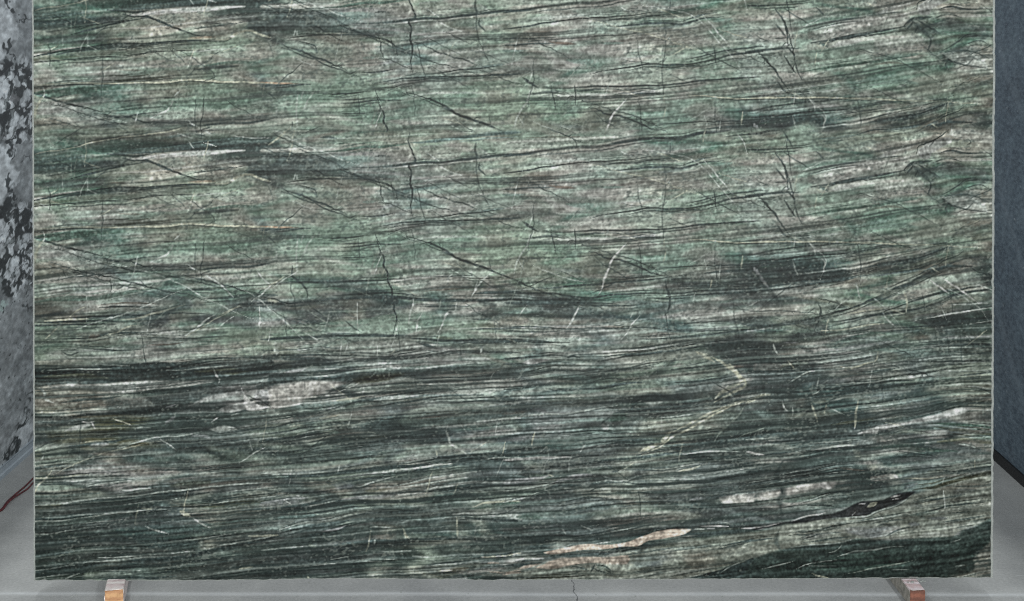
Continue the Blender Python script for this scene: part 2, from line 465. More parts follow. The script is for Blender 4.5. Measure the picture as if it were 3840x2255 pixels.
B3 = '''gpgpapaggg gmmgmmmggg ggtffggmga aggeggaddd tdddtvvaaa fprrffgggd
xk 24 .95 110,30 200,90 270,135
k 17 .95 270,135 500,140 750,135 1000,125 1200,120 1400,115 1600,105 1800,80 1950,60 2200,45 2520,30
k 16 .8 650,180 850,155 990,150
k 16 .8 110,210 300,190 430,190 570,210
k 17 .9 700,280 850,250 1050,235 1200,215 1400,195 1700,185
p 50 .6 400,60 700,50 1000,40
y 12 .9 1820,215 2000,220 2200,245 2400,255 2520,255
k 9 .8 2280,265 2520,260
xk 40 .55 2340,280 2380,330 2420,420 2450,490
xk 16 .95 790,335 900,370 1000,405 1120,425 1250,475 1350,515 1450,560 1600,605
xh 16 .9 1210,220 1130,320 1040,420 1000,520 965,620 930,730 880,800
xw 15 .9 710,900 650,1000 610,1080 575,1140
xw 16 .6 195,160 170,280 120,340 80,400 40,480 20,600
xw 10 .6 70,420 130,540
xg 10 .5 1300,320 1280,450
xy 16 .6 2390,380 2380,520
xw 9 .8 2165,450 2160,650
xy 14 .7 2070,620 2060,710
xw 8 .6 2000,400 2030,530
xw 10 .6 200,480 400,560 560,620 800,680
p 45 .7 550,600 900,590 1350,580
k 22 .95 270,715 450,720 650,705 850,690 1000,680 1250,650 1500,630 1650,600
n 50 .6 800,670 1000,650 1200,640
k 14 .85 1000,610 1250,610 1500,600
Fd 60 .35 1480,660 1600,600 1900,570 2200,550 2520,510 2520,760 2300,800 2000,800 1700,810 1600,760
k 24 .85 2000,570 2200,545 2400,540 2520,522
k 13 .8 1650,630 1900,620
xk 18 .85 1580,640 1610,740 1640,860 1620,990
xk 11 .7 1780,640 1790,700
k 18 .9 0,775 250,770 450,785 600,815 850,820 1000,795 1200,790 1500,780 1750,775 1950,755 2200,745 2400,735
k 22 .95 0,840 250,850 500,850 750,850
k 22 .9 0,880 300,885 550,880 750,875 900,880 1100,895
k 15 .8 1400,830 1650,830 1900,820
k 12 .8 800,900 1200,910 1400,890
d 60 .6 250,940 500,960 750,955 900,970 1150,960
v 80 .5 1300,910 1450,920 1600,920
b 20 .4 950,1130 1150,1125
k 12 .8 0,1125 250,1120 600,1150 900,1140 1200,1140 1500,1130
k 12 .8 0,1170 300,1180 480,1170
xd 40 .5 480,1160 450,1274
k 16 .9 1250,1260 1500,1255 1800,1235 2000,1215 2200,1185 2520,1150
d 60 .5 1700,1250 2000,1240 2520,1200
k 9 .7 1700,1085 2000,1080 2250,1070
xw 12 .7 1330,1000 1250,1090 1190,1180 1130,1260
xw 10 .6 1250,980 1230,1030
xw 8 .6 150,900 60,1040
xw 8 .6 2380,920 2390,1080
k 25 .8 0,1255 150,1265
r 60 .4 150,640 250,620
w 30 .5 700,1180 1000,1180 1400,1170'''
B4 = '''aggemmmggf gaggagamgf evvafdffad dddfageppe ppaaaagfdt dgdgaemdkk
k 12 .8 330,190 500,185 620,170
xk 18 .8 230,70 300,170 380,215
d 40 .5 560,130 650,110
e 70 .7 1000,90 1250,60 1500,50 1700,90
y 13 .9 0,245 200,242 400,240 600,240 850,240 1100,255 1500,260
k 8 .7 0,258 400,255 800,255
k 16 .9 0,365 200,325 450,295 700,280 850,255 1050,240 1300,215 1470,190
k 21 .95 0,440 200,430 350,410 600,385 850,370 1050,345 1250,310 1450,290 1700,290
k 21 .9 800,440 950,405 1150,375 1350,355
Fv 30 .75 380,440 550,410 720,430 700,510 450,530
n 40 .7 50,510 200,490 380,480
xw 14 .85 570,250 630,320 630,375
xw 12 .8 690,410 725,470 710,540
xw 10 .6 390,420 420,520 460,600
k 25 .95 480,600 700,570 900,555 1100,530 1250,490 1450,455 1600,430 1750,390 1900,340 2000,300
k 75 .9 1250,475 1450,435 1650,405 1850,350 2060,290
k 28 .85 1800,275 1980,262 2050,290
w 15 .8 480,575 700,550 900,525 1050,520
k 42 .9 580,740 720,680 900,640 1020,625
k 28 .9 1270,610 1450,570 1650,530 1800,480 1950,420 2050,380
d 60 .7 1050,580 1250,570 1500,560
Fd 50 .45 0,540 80,600 200,600 480,590 750,580 800,620 600,740 400,760 200,780 0,800
k 30 .6 0,640 250,640 500,620
xl 26 .7 0,530 60,600 110,680 140,740
xk 30 .7 110,700 180,790 250,870
k 26 .95 1050,920 1150,875 1300,810 1450,740 1600,670 1750,590 1900,530 2050,490 2250,500
k 60 .85 1600,680 1750,590 1900,550 2100,500 2230,500
k 15 .9 690,1020 850,965 980,935 1050,915
xk 11 .8 650,830 830,870 970,920
e 90 .5 1150,730 1300,700 1420,690
xw 12 .8 1060,680 1085,780 1110,850
xh 13 .9 1820,630 1920,700 2030,780
xh 13 .9 1930,600 2050,680 2200,790 2320,880
xw 11 .8 2150,790 2230,870
xw 13 .8 1330,960 1380,1050 1480,1140
xw 10 .7 1930,930 1990,1050
xy 16 .7 1550,760 1580,860 1570,970
y 14 .8 950,990 1100,960 1250,940 1400,930
y 30 .4 1570,890 1700,890
k 25 .95 680,1080 850,1070 1050,1030 1200,1000 1400,980 1550,960 1750,920 1950,850 2100,780 2300,750 2480,730
d 50 .7 1700,930 1900,880 2100,790 2250,760
w 12 .8 1650,1060 1850,1030 2000,1000 2250,960 2480,930
w 10 .7 2000,900 2200,890 2450,880
w 12 .8 2250,640 2380,620
w 10 .7 2200,1110 2480,1060
xk 15 .7 650,860 690,960 650,1080 620,1160
y 18 .9 680,1165 850,1160 1000,1140 1150,1110 1350,1090
k 50 .85 780,1190 1000,1170 1200,1140 1400,1120 1600,1090
k 60 .85 1300,1180 1600,1170 1900,1190 2200,1190 2480,1170
k 40 .7 1600,1090 1900,1080 2200,1060 2480,1030
k 16 .85 0,1110 250,1110 500,1080
d 60 .8 250,1100 450,1070 650,1060
w 10 .7 0,1160 150,1140 350,1160
n 60 .6 30,1190 250,1180 370,1210
e 60 .4 400,1190 560,1190
k 50 .9 0,1240 300,1235 600,1250 900,1240 1200,1250
w 10 .7 900,1225 1050,1205 1200,1190
l 30 .6 1900,1240 2480,1220
xw 10 .8 2195,1200 2240,1265
n 30 .7 2350,960 2480,940
d 60 .5 2350,860 2480,840
n 60 .4 2200,1020 2400,1000
xk 50 .5 2050,200 2150,130 2450,80
xk 30 .6 2300,120 2470,60
xk 40 .6 2050,300 2060,400'''
C1 = '''mgaaaapppg kkkkkkkkdd pfffaadddl fafdkkdkda ddOOdkkdkd gdfdvkkkgd
n 60 .7 500,40 800,30 1100,50 1300,30
k 20 .9 100,60 350,50 600,70 900,95 1200,85
b 20 .8 1250,50 1500,35 1650,10
n 20 .7 1700,10 2000,5
L 80 .4 180,120 300,130 430,160
v 50 .4 220,200 380,200
k 14 .85 360,100 450,145 560,100
w 34 .5 400,170 700,170 1000,150 1300,170 1600,130 2000,90 2500,60
k 22 .95 70,250 300,255 600,270 800,275 1000,260 1300,235 1600,220 1900,190 2200,175 2520,165
Fk 24 .8 70,260 700,280 1200,250 1600,225 2100,200 2520,190 2520,340 2100,370 1600,390 1200,410 900,430 600,450 300,460 70,470
w 9 .8 170,300 500,290 900,295
w 10 .8 1700,250 2000,220 2300,200
w 8 .7 700,240 1100,265
w 8 .6 1450,300 1750,280 2200,255
w 8 .6 2200,190 2520,190
O 50 .6 150,370 600,360 850,390
O 50 .6 1750,310 2100,310 2300,310
xw 14 .8 1930,280 1960,340 2000,400 1995,440
xh 16 .8 60,300 80,400
Fa 16 .9 200,480 400,455 650,450 900,440 1200,415 1500,405 1700,400 1950,410 1850,440 1600,470 1300,500 1050,540 850,530 600,490 350,490
w 26 .6 700,470 1000,455 1300,440 1600,425
xw 22 .8 130,480 190,540 190,590 280,640
y 50 .5 120,740 220,720 350,690
k 22 .8 350,640 600,610 850,590 1000,570
k 28 .9 70,790 200,790 450,790 600,770 750,750
Fk 50 .55 830,600 1200,600 1700,560 2200,480 2520,430 2520,480 2000,580 1650,680 1500,760 1200,780 900,780 830,680
k 40 .7 1300,540 1700,510 2100,430 2500,380
L 46 .75 1680,670 1850,610 2050,570 2250,500 2450,440
l 18 .8 1450,690 1550,660
h 9 .8 940,680 970,690
FL 16 .8 1980,720 2080,670 2250,650 2270,700 2120,740
Fl 30 .7 2350,560 2520,490 2520,680 2400,640
Fh 22 .85 2250,570 2330,620 2500,685 2280,720
xh 12 .9 2220,480 2250,550 2330,620
k 22 .9 2130,750 2280,720 2520,690
k 60 .8 70,880 300,860 600,820 900,810 1200,810
h 16 .85 570,840 630,855 690,840
xh 16 .85 670,850 700,910
FL 20 .7 400,940 520,880 660,870 560,920
k 40 .8 70,920 250,900 420,870
y 14 .8 900,810 1000,840 1090,880
FO 50 .5 200,960 600,930 950,930 900,1010 500,1050 250,1040
w 8 .7 80,980 250,975
y 10 .7 560,1050 800,1030 950,1020
k 17 .9 450,1090 700,1060 950,1030 1100,990
w 12 .85 950,1110 1100,1060 1350,1000 1600,980 1820,940
g 40 .6 950,1090 1100,1060
l 40 .5 650,1090 850,1070
Fw 14 .75 1900,920 2050,870 2180,910 2150,940 2000,950
w 30 .4 2180,900 2400,880
k 15 .9 1950,960 2200,935 2520,900
w 11 .9 1930,1055 2100,1055 2300,1030 2520,1010
l 24 .5 1720,980 1850,990 1920,1040
k 120 .75 1150,1100 1500,1060 1900,1080 2300,1090 2520,1070
w 11 .8 320,1270 450,1230 800,1200 1050,1185 1300,1170
xw 12 .85 2200,1270 2330,1180 2480,1100
xw 10 .7 2320,1040 2350,1130
k 60 .7 1850,1160 2200,1180 2450,1150
v 60 .6 1000,1210 1300,1210
g 30 .5 80,1130 200,1110
xw 14 .7 180,1180 150,1230 80,1260
O 80 .6 80,1190 160,1190
g 12 .7 100,1130 200,1080 300,1050
xh 10 .9 1930,840 1990,790
xl 26 .6 1430,860 1540,790
w 12 .7 1120,905 1280,895
w 12 .7 2130,770 2200,750
k 60 .6 1500,860 1900,830
k 50 .6 1100,930 1500,920 1900,890
k 60 .5 70,1030 400,1010'''
C2 = '''agagaagfmp kdddggdfdd appkffaaww dtgftdggtk gdgkkktrag ddtttgggdd
k 10 .7 0,100 250,90 500,60 700,70 900,75
k 19 .9 0,155 300,150 500,140 750,145 1000,150 1200,160 1350,130 1500,105 1650,90 1800,85
k 27 .9 830,185 1000,180 1200,185 1400,180 1600,150 1750,125 1900,110 2200,105 2520,120
k 30 .9 1550,20 1650,50 1750,80
k 20 .9 1700,0 2100,0 2520,10
w 12 .7 1550,140 1700,118 1850,98
e 40 .5 1700,50 2000,60 2200,50
xw 40 .45 60,0 70,150
xw 10 .8 830,0 790,110
xw 9 .7 760,0 735,170
xw 9 .7 1135,50 1125,160
xw 16 .85 2240,50 2200,110
k 30 .8 0,180 250,185 500,180 640,200
k 42 .9 0,320 200,290 400,240 600,210
O 30 .6 50,280 250,260
g 20 .6 0,240 300,210
l 30 .6 160,330 280,310 400,270
Fk 24 .8 0,340 150,340 300,390 200,430 0,460
k 11 .8 500,300 750,310 1000,290
w 8 .7 550,290 800,285
k 15 .9 250,380 500,385 750,360 950,330 1100,330
k 21 .9 350,400 600,390 850,370
w 60 .5 1000,240 1200,250 1400,280
L 50 .6 2000,160 2200,180 2300,190
w 12 .8 1500,290 1750,260 2000,230 2300,220
FP 46 .82 0,500 150,450 380,420 550,420 800,430 700,470 560,530 420,580 300,650 150,680 0,690
xh 34 .6 430,430 445,580
xh 24 .6 520,450 500,540
xd 10 .4 360,410 380,500
l 60 .4 30,480 150,470
xw 10 .7 150,560 320,660
k 42 .9 480,590 600,540 750,470 850,400 1000,360 1200,340 1400,320 1600,320 1800,290 2000,270 2200,265 2350,230
Fq 40 .8 860,400 1000,360 1350,330 1400,350 1200,420 1000,440 900,450
k 50 .75 1500,320 1900,310 2300,290 2520,290
k 14 .85 1200,360 1600,380 1900,375 2200,370 2400,350
xw 8 .85 700,530 850,480 950,430
k 30 .6 1100,540 1300,500 1500,480 1700,480 2000,460 2250,430 2520,430
k 21 .9 380,700 550,690 750,680 900,640 1100,610 1300,570 1500,530 1700,500 1900,490 2100,460
w 50 .5 1100,620 1350,590 1550,570
w 60 .65 1950,520 2200,490 2450,480
y 20 .5 650,620 850,600 1000,580
k 15 .9 900,700 1200,670 1500,620 1700,580 2000,560 2250,560
k 15 .9 1700,630 2000,630 2300,610 2520,600
d 60 .5 1650,600 1900,610
w 50 .6 520,730 650,710 780,690
k 15 .9 0,830 200,800 450,760 600,720 800,660
k 17 .9 50,900 250,850 400,830
y 16 .7 500,810 700,770 760,740
b 30 .4 580,780 720,760
g 40 .7 1400,740 1600,710 1800,700 2000,700
w 22 .65 2200,690 2400,660 2520,650
k 90 .9 760,930 950,900 1100,860 1300,840 1500,820 1700,800 1900,770 2100,750 2300,730 2520,710
q 40 .8 1600,790 1900,760 2100,740
k 50 .8 800,940 1000,930 1300,900 1600,850 1900,830 2200,790 2520,770
b 9 .8 1450,800 1650,790 1850,770
w 14 .85 830,895 940,885
y 20 .6 200,900 350,880
w 26 .8 800,990 950,980 1150,960 1300,940 1500,930 1700,890 1900,880 2100,850 2300,830 2520,810
e 60 .5 1900,910 2200,890 2450,860
k 15 .9 0,965 200,940 350,910 550,880 750,850 1000,840 1150,800
k 23 .9 0,1030 200,1010 400,980 600,950 750,940
w 8 .7 150,1050 350,1010 500,980
w 8 .7 280,980 500,930 700,910
e 30 .6 620,950 740,950
k 23 .9 450,1040 700,1020 900,1010 1150,990 1300,970 1550,940
O 16 .6 950,1015 1200,990
k 31 .9 0,1155 200,1150 400,1110 600,1060 750,1070 1000,1060 1300,1010 1550,970 1750,940
w 8 .8 0,1140 200,1140
w 10 .8 850,1110 970,1095
w 12 .7 500,1150 750,1125
k 10 .7 250,1200 500,1170 800,1130 1100,1090 1400,1060
k 10 .7 750,1240 1000,1200 1300,1160
xw 20 .75 1850,870 1830,940 1860,1010 1880,1070 1950,1110 2040,1170
y 90 .3 1750,1150 1900,1110 2020,1160
xy 12 .8 1730,1130 1740,1200
xw 10 .7 2370,830 2350,950
xw 8 .6 1960,840 2080,980
xw 8 .7 870,690 820,890
xw 10 .7 2340,330 2290,400
d 100 .4 1900,1020 2200,1010 2500,990
k 25 .9 1350,1270 1600,1240 1800,1210 2000,1190 2200,1170 2520,1130
w 12 .8 1300,1265 1550,1235 1750,1210
k 20 .9 1800,1270 2100,1230 2400,1220 2520,1230
w 12 .8 2200,1230 2350,1205 2520,1205
xk 20 .45 780,960 780,1180
xw 20 .6 990,470 980,560'''
C3 = '''taatwggggk tgtddgpgda twtgggtttw kdttdkdtgd tlltttgfdd kvtdggkkdk
k 15 .9 0,5 300,15 600,20
w 30 .5 0,50 250,60 500,100
w 17 .85 600,130 800,120 1000,110 1300,90 1600,50 1900,30 2250,10
k 31 .95 720,200 900,200 1050,180 1250,150 1450,130 1650,110 1900,70 2150,40 2350,20 2520,10
k 80 .9 2280,80 2400,70 2520,60
k 50 .7 1900,90 2200,80 2400,40
FL 14 .9 110,220 200,185 400,190 330,220 200,240
k 17 .9 0,180 200,165 400,150 600,155
k 40 .7 100,270 300,250 500,230 650,240
k 20 .8 0,235 250,235 500,210
k 21 .9 550,180 620,155 700,170
k 17 .9 0,360 200,340 400,310 550,300
k 19 .9 200,410 400,375 600,355 800,335 1000,310 1250,280 1450,280
k 12 .8 0,415 200,400
k 15 .9 300,435 550,415 800,395 1000,350 1200,350 1400,330
k 10 .8 1000,300 1200,270 1400,230 1620,200
d 50 .6 950,300 1200,290 1450,270
xk 60 .7 1680,180 1640,240 1580,290 1500,330 1440,370
r 40 .6 1680,260 1780,240
k 21 .9 1650,295 1850,275 2050,250 2250,245
k 20 .9 2100,215 2300,215 2520,190
xy 26 .85 1900,110 2000,160 2100,220
xy 30 .85 2260,240 2310,310 2370,390 2400,440
xy 34 .85 2420,410 2280,480 2160,550 2110,590
xy 20 .85 2500,590 2350,620 2200,680 2050,750 1900,830 1760,900 1640,950
xy 34 .85 1650,930 1600,1000 1540,1070
xy 30 .95 1560,1060 1430,1110 1320,1165
xg 20 .7 2440,650 2350,760 2280,840 2180,930 2100,1040
Fg 60 .35 1750,950 2050,760 2400,640 2300,800 2150,920
o 30 .3 2300,260 2400,270
k 17 .9 1680,430 1850,430 2050,400 2300,370
d 80 .5 1950,450 2150,430 2320,410
xk 40 .6 2300,380 2330,420 2260,460
Fg 40 .5 1550,400 1750,330 2000,290 2250,270 2280,330 2000,380 1750,410
k 25 .9 680,500 900,490 1050,470 1200,430 1350,430
k 12 .8 300,530 500,515 700,510
k 12 .8 0,490 250,480
xk 40 .5 270,480 230,560 190,640
k 60 .9 0,720 200,680 450,640 650,620 850,610 1050,590 1250,585 1380,560
b 30 .4 0,750 150,730
d 60 .6 250,690 500,670 800,640
xk 30 .8 1340,580 1430,545 1520,550 1600,580
xk 30 .9 1350,580 1270,660 1220,720
k 50 .95 960,830 1020,780 1100,745 1220,730 1400,720 1600,690 1750,670 1950,620 2150,590 2350,540 2520,510
k 40 .75 1230,740 1450,735 1700,720 1900,690 2100,650 2350,620
xk 24 .9 960,820 935,865
Fn 30 .7 1000,830 1050,770 1200,760 1180,800 1080,840
w 11 .8 1180,770 1350,765 1500,750
w 13 .8 0,800 200,770 400,755 550,760 700,735 900,695 1100,670
xL 44 .8 935,870 990,910
k 19 .85 0,985 200,960 500,950 750,930 900,930 1050,960 1300,960
k 17 .85 600,970 850,960
k 30 .8 900,1060 1100,1040 1300,1040 1500,1030
k 20 .85 700,1110 900,1090 1150,1060 1450,1060
w 14 .8 870,1100 970,1080
xw 14 .8 770,1070 710,1140
xy 14 .8 240,930 210,1020 205,1090
xw 12 .7 380,1090 260,1180
w 10 .8 150,1105 320,1095
k 90 .65 0,1150 250,1140 500,1150 750,1140 900,1120
k 12 .8 0,1135 150,1115 300,1100
h 24 .8 0,1225 250,1215 450,1205 620,1205
k 24 .9 620,1210 750,1190 950,1180
k 42 .9 1300,1190 1450,1160 1600,1120 1800,1110 2000,1080 2200,1050 2520,1000
k 60 .7 1700,1070 2000,1050 2300,1010 2520,980
k 19 .9 700,1270 1000,1240 1250,1220 1500,1190 1750,1150 1950,1140
k 20 .85 1600,1240 1850,1210 2100,1200
k 24 .9 2000,1260 2250,1220 2520,1190
w 10 .8 2150,1240 2400,1210
w 10 .8 1750,1180 2000,1150 2300,1140 2450,1150
k 14 .8 1800,960 2100,940 2300,940
d 80 .4 2250,900 2450,870
xL 6 .5 1560,740 1555,960
k 12 .8 1650,920 1900,900
w 40 .5 1350,620 1450,650 1600,600
w 10 .7 1500,800 1800,770 1950,740'''
C4 = '''kdfaafttmm dddffggtmm ddvdvttvgf tdfvvgttad ddkkdlakgm dattavddfa
k 90 .9 0,60 200,70 450,60 560,90
l 14 .7 300,20 450,15
k 42 .8 500,70 600,110
k 40 .8 700,30 1000,30 1300,5
l 40 .6 700,90 900,80 1150,50 1400,20 1600,5
k 50 .9 1100,90 1300,65 1550,45 1750,40
k 24 .9 1700,40 2000,30 2480,30
k 21 .9 0,190 300,185 550,170 800,150 1100,110
w 10 .8 50,170 300,160 500,140
xw 14 .85 190,20 210,90 240,130
Fr 30 .5 0,220 250,220 280,290 0,310
y 40 .4 270,270 380,230
xy 12 .8 340,200 410,290
g 50 .5 400,230 550,230
l 40 .5 560,220 680,200
k 17 .9 0,320 250,310 500,300 680,290 850,290
k 15 .8 550,250 740,240
w 12 .8 350,440 450,380 550,320 640,310
xw 9 .7 660,380 650,470
xw 8 .7 580,560 640,540 690,490
y 16 .8 870,260 1000,280 1150,230 1250,210
xy 12 .8 1280,110 1270,180 1240,220
w 14 .85 1330,225 1450,245 1530,280
xk 12 .8 1530,280 1700,320 1830,370 1870,375
k 17 .9 1000,320 1250,310 1500,280
f 60 .5 1100,270 1350,260
w 40 .65 1450,400 1600,360 1800,360
w 14 .7 850,450 1100,430 1350,410 1500,370
k 23 .9 900,470 1150,455 1400,420 1650,400
k 27 .85 650,510 900,500 1100,490 1400,460 1700,440 2000,420
k 31 .85 600,590 800,570 1000,530 1250,510 1500,510 1650,500
w 22 .8 770,625 900,590 1050,575 1200,575
w 14 .6 1900,200 2200,190 2450,170
w 12 .7 1750,230 2100,220 2450,220
g 60 .4 1800,100 2100,80 2450,90
k 12 .8 1800,210 2050,200 2400,210
k 14 .8 1500,220 1750,205
k 12 .8 1700,110 2100,100 2400,90
g 60 .4 1750,270 2100,290 2400,300
w 9 .6 1800,300 2200,310 2450,300
w 9 .6 1700,70 2100,60 2450,70
k 14 .8 2100,360 2300,340 2480,320
v 60 .6 2200,390 2480,420
k 20 .85 2250,460 2380,500 2480,540
w 14 .7 2100,460 2300,470 2480,500
y 30 .7 0,600 60,570 150,550
k 30 .7 0,520 250,510 400,560
xw 12 .8 280,610 300,690 340,720
xw 10 .7 395,670 385,800
l 60 .4 180,740 350,730
xk 60 .6 560,620 550,720 500,790
xy 16 .75 580,640 620,740 640,850
xy 14 .75 740,650 720,760
xy 22 .85 1080,610 1060,720 1045,830 1045,910
y 40 .4 600,630 750,620
xw 8 .7 780,690 930,760
k 25 .9 700,880 900,850 1100,830 1300,790 1500,740 1700,720
k 44 .95 640,970 900,940 1150,880 1400,830 1600,780 1800,730 2000,670 2200,620 2480,570
k 40 .8 0,990 300,960 640,980
O 30 .5 800,870 1100,820 1350,770
d 100 .6 400,920 700,930 1000,920
FL 22 .85 1080,960 1280,890 1500,860 1700,810 1900,760 2100,690 2240,690 2150,750 1950,810 1700,850 1500,880 1300,920 1280,960
k 50 .95 1270,970 1400,920 1550,900 1700,900 1850,910
q 38 .95 1860,890 2000,910 2200,930 2350,950 2480,970
n 25 .9 1800,860 2000,860 2250,870 2480,900
g 22 .6 1350,985 1550,950 1750,955 1900,990
k 25 .9 0,1050 300,1040 600,1010 900,990 1250,980
w 10 .7 450,1080 650,1060 900,1040 1100,1020
w 10 .7 0,1020 250,1000 330,1010
w 18 .8 530,1140 700,1120 900,1090 1050,1090
h 20 .8 0,1160 100,1180
k 30 .9 100,1190 300,1150 500,1110 700,1100
k 27 .9 300,1240 500,1220 750,1170 900,1150
w 11 .9 1080,1110 1300,1085 1550,1070 1800,1050
k 19 .9 1080,1130 1400,1100 1700,1100 2000,1130
n 40 .7 1200,1110 1500,1090 1750,1120 2100,1140
k 20 .85 1400,1210 1650,1200 1850,1210
k 16 .85 1500,1150 1800,1180 1900,1210
xy 60 .4 1040,1150 1100,1200
k 60 .9 800,1250 1000,1250 1150,1250
O 40 .6 1900,1040 2100,1020 2300,1040 2480,1060
w 12 .8 2100,1060 2250,1090 2330,1130
k 11 .8 2300,1120 2400,1140
g 20 .5 2200,820 2480,850
k 50 .6 2300,640 2480,640
p 40 .4 2100,1170 2300,1190 2480,1200'''
D1 = '''gdllatagfg gddkkkkdfd kdddddtfgd kdddvvvgdd kkkddddtdd kkkgdtdkkd
k 25 .9 70,80 250,50 450,10
d 60 .6 300,70 700,40 1000,60
l 50 .6 800,110 1000,100 1150,70
r 50 .6 250,130 400,120
r 60 .6 1400,100 1550,90
y 14 .6 70,180 300,170 600,140 700,170
w 20 .5 70,215 350,200 600,195 900,150
xy 14 .8 260,90 200,180 120,260 75,350
k 12 .9 70,245 300,240 490,235
k 13 .9 1130,110 1350,90 1550,95 1800,75 2100,50 2350,30
k 10 .8 700,180 900,155 1150,150
w 9 .7 600,270 800,230 1100,200
k 40 .8 450,340 650,300 850,280 1050,250
k 80 .95 1080,265 1300,262 1600,245 1850,215 2100,185 2520,185
q 80 .6 1500,260 1700,250 1900,220
k 50 .8 70,390 250,380 450,370 600,340 750,330
k 56 .9 1050,330 1200,315 1390,290
w 14 .85 950,290 1050,305 1150,290 1300,275
k 90 .6 70,430 400,420 800,430 1100,390
w 14 .9 70,460 350,440 600,400 750,380 950,370 1150,355 1400,320 1650,300 1850,275 2100,245 2400,225 2520,215
O 30 .8 70,480 200,470 380,445
k 28 .85 750,410 950,390 1200,370 1400,345 1600,360 1800,340 2050,310
w 10 .7 1000,450 1250,420 1500,400 1650,370
w 10 .7 2000,330 2250,300 2520,275
k 15 .9 1700,440 2000,400 2250,370 2520,340
w 9 .8 1300,480 1700,460 2000,430 2350,390 2520,370
q 25 .8 1500,470 1900,460 2200,430 2500,410
k 21 .9 70,605 300,600 500,580 700,560
w 12 .9 70,630 250,620 500,600
w 12 .9 600,585 800,555 1000,530 1200,510 1300,490
y 14 .8 1190,490 1320,495
k 15 .85 1100,550 1350,520 1600,500
k 21 .9 950,660 1200,620 1450,590 1750,560 2000,540 2250,520 2520,490
k 20 .85 1200,650 1450,620 1700,600 1900,590
w 10 .7 2050,520 2100,490 2200,480
g 30 .5 1650,530 2000,510 2300,470 2520,450
xy 34 .8 1600,520 1650,550 1690,570
xw 14 .85 1690,570 1730,600 1830,660 1910,695
xw 14 .85 1230,675 1330,710 1420,740 1480,755
w 8 .8 70,755 250,750 500,710 800,680 900,650
w 8 .6 500,660 800,625 1000,600
w 7 .6 70,690 150,690
xw 9 .6 980,640 1030,590
k 27 .85 350,740 600,715 850,690 1050,670
k 60 .5 70,690 400,680 700,650
k 46 .95 80,880 250,850 500,835 750,810 1000,800 1250,780 1450,765 1650,740 1850,715 2050,690 2250,670 2520,640
v 50 .5 1000,740 1300,740 1600,700 1900,670 2300,610
w 8 .4 300,810 600,780 900,740
l 20 .4 320,900 420,880
k 15 .9 650,910 900,905 1150,885 1400,890 1650,850 1850,830
k 19 .9 1550,840 1800,820 2000,790 2250,760
w 8 .8 1300,860 1600,820 1850,800 2100,760 2250,740
k 40 .8 70,960 300,940 550,920
k 90 .7 80,1010 300,1000 600,1000
w 10 .8 700,1005 950,995 1150,980 1300,970 1600,940 1850,930
w 12 .85 500,1055 750,1040 1000,1020 1250,1000 1550,985
k 31 .95 900,1050 1200,1030 1450,1010 1650,990 1850,940 2050,900 2300,850 2520,800
k 60 .85 800,1060 1050,1050 1350,1030 1600,1000
w 10 .8 1850,920 2000,880 2300,830 2520,780
y 20 .6 2300,780 2520,770
xw 12 .8 1800,860 1860,920
k 100 .85 70,1150 300,1130 600,1110 900,1090
w 8 .6 80,1140 300,1110 500,1080
w 10 .8 100,1220 300,1190 550,1170
w 14 .85 410,1230 500,1190 550,1170
g 60 .5 600,1190 800,1170 1000,1180 1200,1150
w 10 .8 620,1160 800,1130 1200,1130
k 13 .9 650,1150 900,1110 1300,1080
v 50 .6 1050,1080 1250,1080
w 40 .35 1350,1110 1500,1090 1700,1060
k 25 .9 800,1225 1050,1200 1300,1210 1550,1200
k 15 .85 1300,1160 1600,1140 1850,1130
k 20 .7 1850,1060 2100,1030 2350,1000 2520,970
k 25 .85 2100,1110 2350,1090 2520,1080
w 10 .7 1780,1220 2000,1190 2300,1160 2520,1140
k 40 .85 1900,1230 2200,1200 2520,1180
y 16 .6 2200,1120 2350,1100
xd 20 .7 580,1150 580,1220'''
